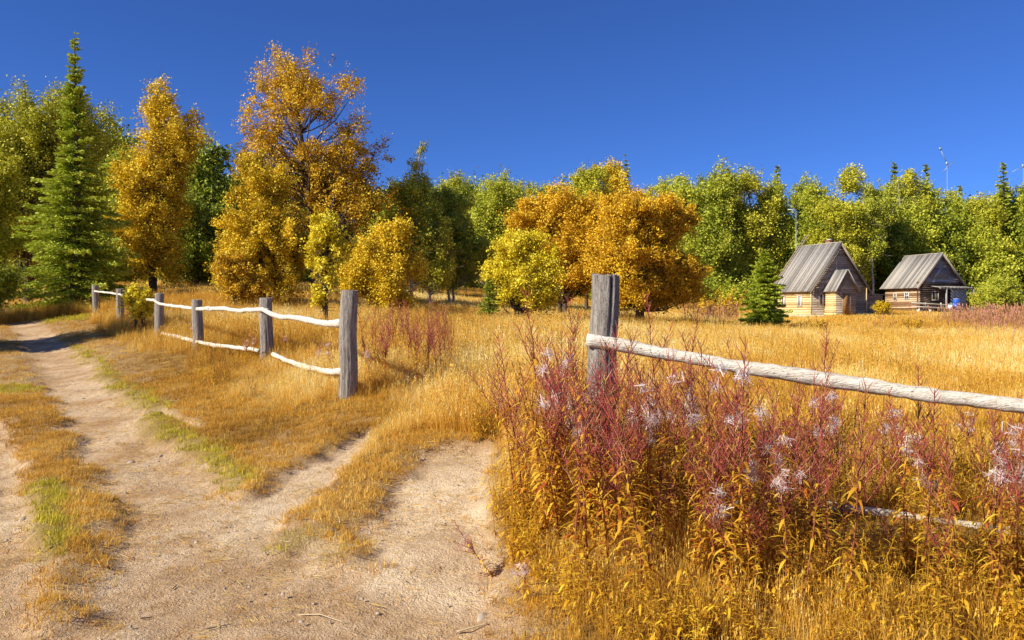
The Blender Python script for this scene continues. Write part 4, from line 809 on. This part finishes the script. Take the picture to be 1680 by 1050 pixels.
def plant_all():
    r = np.random.default_rng(321); V = {'pods': [], 'fluff': [], 'leafy': []}; used = {}
    for k in range(5): V['pods'].append(('p', 900+k, 1.0))
    for k in range(4): V['fluff'].append(('f', 930+k, 1.0))
    for k in range(4): V['leafy'].append(('l', 960+k, 1.0))
    desc = dict(pods='rust-red podded fireweed', fluff='fireweed with white split pods', leafy='leafy yellow-orange fireweed')
    def put(look, x, y, h, where, group, tilt=(0, 0), label=None):
        v = V[look][r.integers(len(V[look]))]; key = (look, v[1])
        if key not in used: used[key] = fireweed('fireweed_stalk', v[1], 1.0, look); o = used[key]
        else: o = copy_tree(used[key])
        o.location = (x, y, hz(x, y)-.02); o.scale = (h**.5*1.0, h**.5*1.0, h) if h < 1 else (h, h, h); o.rotation_euler = (tilt[0], tilt[1], r.uniform(0, 6.28))
        lookmeta(o, label or f"{'tall ' if h > 1.05 else 'short ' if h < .7 else ''}{desc[look]} {where}", 'fireweed', group); return o
    # named stalks that stand out
    for px, top, Y, lb in ((885,466,6.5,'tall red-brown fireweed plume left of the near post'), (952,478,6.6,'red fireweed plume touching the left side of the near post'), (1078,470,6.3,'tall dark red fireweed plume right of the near post'),
                           (1118,505,6.0,'dark red fireweed plume second to the right of the near post'), (1010,520,5.5,'red fireweed plume in front of the near post'), (1222,545,5.6,'red fireweed plume crossing the right rail near its first third'),
                           (1345,520,6.4,'brown dry fireweed plume standing above the middle of the right rail'), (1507,588,5.4,'bushy reddish fireweed plume above the right rail near the photo edge')):
        x = (px-840)/F*Y; zt = EYE-(top-HZ)*Y/F; put('pods', x, Y, zt-hz(x, Y), '', 'tall fireweed plumes by the right rail', (0, 0), lb)
    def top_env(px): return np.interp(px, [770, 820, 880, 960, 1100, 1250, 1400, 1700], [660, 560, 500, 500, 500, 540, 570, 580])
    n = 0
    while n < 250:
        y = r.uniform(3.75, 7.4) if n > 110 else r.uniform(3.7, 5.2); x = r.uniform(-.35, .66*y+.35)
        if sdist(DIRT, np.array([x]), np.array([y]))[0] < 1.7 or x < -.25+.3*max(0, 5.2-y)*1.6: continue
        if y > 6.2 and r.uniform() < .55: continue
        if y < 4.5 and x < 1.0 and r.uniform() < .7: continue
        if .40 < x/y < .68 and y < 5.2 and (4.7 < y or r.uniform() < .6): continue
        if px > 1150 and y > 6.3 and r.uniform() < .5: continue
        px = 840+F*x/y; zt = EYE-(top_env(px)+abs(r.normal(0, 120 if px < 1130 else 160 if y > 5 else 190))-HZ)*y/F; h = zt-hz(x, y)
        if h < .4: continue
        h = min(h, 1.35)*r.uniform(.8, 1)
        look = r.choice(['pods', 'fluff', 'leafy'], p=[.46, .16, .38])
        where = 'in the thicket left of the near post' if px < 960 else ('in front of' if y < 5.5 else 'behind')+' the right rail'+(' beside its post' if px < 1130 else ' near its first third' if px < 1300 else ' near its middle' if px < 1450 else ' towards its right end')
        put(look, x, y, h, where, 'fireweed '+where, (r.normal(0, .10), r.normal(.02, .14))); n += 1
    for q in range(44):
        px = r.uniform(588, 740); y = r.uniform(9.8, 12.5); x = (px-840)/F*y; put(r.choice(['pods', 'pods', 'leafy']), x, y, r.uniform(.75, 1.1), 'growing right of the largest left fence post', 'fireweed right of the left fence')
    for px, y in ((402,12.6),(415,13.0),(520,11.2),(545,10.6),(316,16.8),(470,13.5),(610,9.9)): put('fluff', (px-840)/F*y, y, r.uniform(.5, .75), 'in the grass along the left fence', 'fireweed along the left fence', (.1, 0))
    x, y = hit(812, 915); o = put('fluff', x, y, .42, '', None, (0, -.75), 'small bare-stemmed fireweed leaning left over the sandy rut'); o.rotation_euler = (0, -.75, 0)
    x, y = hit(868, 985); put('fluff', x, y, .28, '', None, (0, .3), 'short fireweed sprig with white fluff in the grass at the bottom centre')
plant_all()

# ------------------------------------------------------------------ weeds, litter, stones
def weedproto(mb, r):
    for s in range(5):
        a = r.uniform(0, 6.28); ln = r.uniform(.02, .14); h = r.uniform(.10, .44); t = np.linspace(0, 1, 5); bx, by = r.normal(0, .05, 2); p = np.stack([bx+math.cos(a)*ln*t, by+math.sin(a)*ln*t, h*t], -1); mb.tube(p, .0022, 3, .1, False); az = 0
        for q in range(16):
            u = .1+.9*q/16; az += 2.4+r.normal(0, .3); c = np.array([np.interp(u, t, p[:, i]) for i in range(3)]); L = r.uniform(.018, .075); lance(mb, c, (math.cos(az), math.sin(az), r.uniform(0, .9)), L, L*r.uniform(.14, .3), r.uniform(.2, 1), np.clip(r.normal(.5, .25), 0, 1))
def litter():
    r = np.random.default_rng(55); pr = proto('weed_tuft', weedproto, M['weed'], 4, 70)
    y = r.uniform(3.4, 8, 3000); x = r.uniform(-.4, 1, 3000)*(.66*y+.5)*1; k = (sdist(DIRT, x, y) > 1.35) & (x > -.35+.45*np.clip(5.2-y, 0, 9)) & (fbm(x*1.2, y*1.2, 7, 3) > -.12) & ~((x/y > .40) & (x/y < .7) & (y > 4.5) & (y < 5.2) & (r.uniform(0, 1, len(x)) < .9)) & ((y > 4.6) | (r.uniform(0, 1, len(x)) < .55)); x, y = x[k], y[k]
    x2, y2 = sample(5200, 8, 32, r, 1, .8); k = (fields(x2, y2)[0] < .05) & (fbm(x2*.7, y2*.7, 8, 3) > .04) & (fields(x2, y2)[2] < .2); x, y = np.concatenate([x, x2[k]]), np.concatenate([y, y2[k]])
    gn_scatter('weeds', pr, x, y, r.uniform(.45, 1.0, len(x)), r.uniform(0, 1, len(x)), r.integers(0, 4, len(x)), 'low yellow and brown leafy weeds among the grass')
    def straw(mb, q):
        for _ in range(9):
            a = q.uniform(0, 6.28); L = q.uniform(.02, .09); c = q.uniform(-.12, .12, 2); t = np.linspace(-.5, .5, 4); b = q.normal(0, .25)
            p = np.stack([c[0]+math.cos(a)*L*t-b*L*t*t*math.sin(a), c[1]+math.sin(a)*L*t+b*L*t*t*math.cos(a), .004+.006*q.uniform()+t*0], -1); mb.tube(p, .0013, 3, q.uniform(0, 1), False)
    pr = proto('straw_bits', straw, M['grass'], 4, 80); x, y = sample(4200, 3.2, 12, r, 1, .7); k = (fields(x, y)[0] > .15) & (fbm(x*2, y*2, 18, 3) > -.1); x, y = x[k], y[k]
    gn_scatter('straw_litter', pr, x, y, r.uniform(.5, 1.3, len(x)), r.uniform(.2, 1, len(x)), r.integers(0, 4, len(x)), 'bits of straw and dry stalks lying on the sand', None, .012)
    def peb(mb, q):
        for _ in range(6):
            s = q.uniform(.003, .010); c = q.uniform(-.2, .2, 2); P8 = np.array([(math.cos(a)*s*q.uniform(.7, 1.3)+c[0], math.sin(a)*s*q.uniform(.7, 1.3)+c[1], 0) for a in np.arange(6)*1.047]); up = P8.copy(); up[:, 2] += s*.7; up[:, :2] = c+(up[:, :2]-c)*.6
            mb.add(np.vstack([P8, up]), [[i, (i+1) % 6, (i+1) % 6+6, i+6] for i in range(6)]); mb.f.append(np.array([[6,7,8,9,10,11]])+mb.n-12)
    pr = proto('pebbles', peb, M['stone'], 3, 85); x, y = sample(600, 3.2, 14, r, 1, .8); k = fields(x, y)[0] > .6; x, y = x[k], y[k]
    gn_scatter('gravel', pr, x, y, r.uniform(.5, 1.6, len(x)), r.uniform(0, 1, len(x)), r.integers(0, 3, len(x)), 'small gravel on the sandy track', None, .003)
    def stone(px, py, s, lb, seed, mat='stone'):
        q = np.random.default_rng(seed); x, y = hit(px, py); mb = MB(); zz = np.array([-.4, -.1, .3, .6, .8]); rr = np.array([.9, 1.05, .95, .6, .15]); n = 9; th = np.arange(n)/n*6.283; irr = q.uniform(.75, 1.2, n)
        V = np.concatenate([np.stack([s*a*irr*np.cos(th)*1.5, s*a*irr*np.sin(th), np.full(n, s*b)+q.normal(0, .05*s, n)], -1) for a, b in zip(rr, zz)]); i = np.arange(4)[:, None]*n; j = np.arange(n)[None]; k = (j+1) % n
        mb.add(V, np.stack([i+j, i+k, i+n+k, i+n+j], -1).reshape(-1, 4)); mb.f.append(np.array([[4*n+u for u in range(n)]])); o = mb.build('stone', M[mat], None, False, (x, y, hz(x, y))); o.rotation_euler.z = q.uniform(0, 3); lookmeta(o, lb, 'stone')
    stone(215, 742, .028, 'small pale stone in the middle of the right wheel rut', 1); stone(264, 734, .022, 'small stone at the grassy right edge of the rut', 2)
    stone(137, 642, .024, 'tiny dark stone far up the sandy wheel rut', 3); stone(792, 990, .030, 'flat pale stone at the bottom where sand meets weeds', 4); stone(40, 838, .034, 'flat pale stone in the grass strip at the left edge', 5)
    stone(548, 866, .026, 'dark clod beside the green grass patch between the ruts', 6, 'dark_twig')
    def stick(pts, rad, lb, mat='twig'):
        W3 = [(lambda q: (q[0], q[1], hz(*q)+rad+.006))(hit(a, b)) for a, b in pts]; mb = MB(); P3 = np.array(W3); c = P3[0].copy(); n = 9; t = np.linspace(0, len(P3)-1, n); Q = np.stack([np.interp(t, range(len(P3)), P3[:, i]-c[i]) for i in range(3)], -1)
        mb.tube(Q, np.linspace(rad, rad*.5, n), 6, .5, True, .08, np.random.default_rng(3)); lookmeta(mb.build('dry_stick', M[mat], None, False, tuple(c)), lb, 'stick')
    stick([(338,1002),(385,993)], .004, 'short dark twig on the sand at the bottom left', 'dark_twig'); stick([(0,1018),(20,1038),(45,1050)], .004, 'long pale straw in the bottom left corner')
    stick([(490,976),(525,980),(566,994)], .004, 'pale curved stalk below the green patch between the ruts'); stick([(160,1022),(175,1032),(205,1048)], .003, 'thin pale straw at the bottom edge left of the middle')
    stick([(283,942),(290,935)], .004, 'tiny dark twig in the middle of the wheel rut', 'dark_twig'); stick([(230,985),(250,983)], .005, 'short greyish stick beside the bottom left tufts', 'dark_twig'); stick([(750,1008),(800,1003)], .006, 'broken pale stalk where sand meets the weeds')
litter()
def dry_umbels():
    r = np.random.default_rng(66); base = None
    for px, py, Y, h, lb in ((1160,515,44,1.5,'dark dry weed clump in the meadow left of the small spruce'), (1196,512,45,1.7,'second dark dry weed clump left of the small spruce'), (1348,548,30,.9,'dark dry weed clump in the meadow below the left cabin'), (1496,548,34,.8,'small dry weed clump in the meadow below the right cabin')):
        x = (px-840)/F*Y
        if base is None:
            t = base = empty('dry_weed_clump', (x, Y, hz(x, Y))); st = MB(); lf = MB()
            for s in range(16):
                a = r.uniform(0, 6.28); ln = r.uniform(.1, .6); hh = r.uniform(.5, 1.0); tt = np.linspace(0, 1, 5); p = np.stack([math.cos(a)*ln*tt, math.sin(a)*ln*tt, hh*tt], -1); st.tube(p, .008, 4, .4, False)
                C = p[2:] + r.normal(0, .05, (3, 3)); lf.add(*leaves(r, C, np.tile([[0, 0, 1.]], (3, 1)), 22, .10, .06))
            st.build('stems', M['stem'], t); lf.build('leaves', M['orange'], t)
        else: t = copy_tree(base); t.location = (x, Y, hz(x, Y))
        t.scale = (h, h, h); t.rotation_euler.z = r.uniform(0, 6); lookmeta(t, lb, 'weed clump', 'dry weed clumps in the meadow')
    fw = proto('distant_stalks', lambda m, q: blades(m, q, 12, .4, .3, .85, .016, .15, 2, .5), M['fgrass'], 3, 95)
    n = 1500; Y = r.normal(41, 5, n); px = 1700+r.normal(0, 70, n)*1.1; X = (px-840)/F*Y; kk = fbm(X*.3, Y*.3, 61, 3) > -.06; X, Y = X[kk], Y[kk]; n2 = 60; Y2 = r.normal(40, 3, n2); X2 = (r.normal(1165, 25, n2)-840)/F*Y2; X = np.concatenate([X, X2]); Y = np.concatenate([Y, Y2])
    gn_scatter('distant_fireweed', fw, X, Y, r.uniform(.5, 1.35, len(X)), r.uniform(0, 1, len(X)), r.integers(0, 3, len(X)), 'reddish-brown band of dry stalks across the meadow at the right')
dry_umbels()
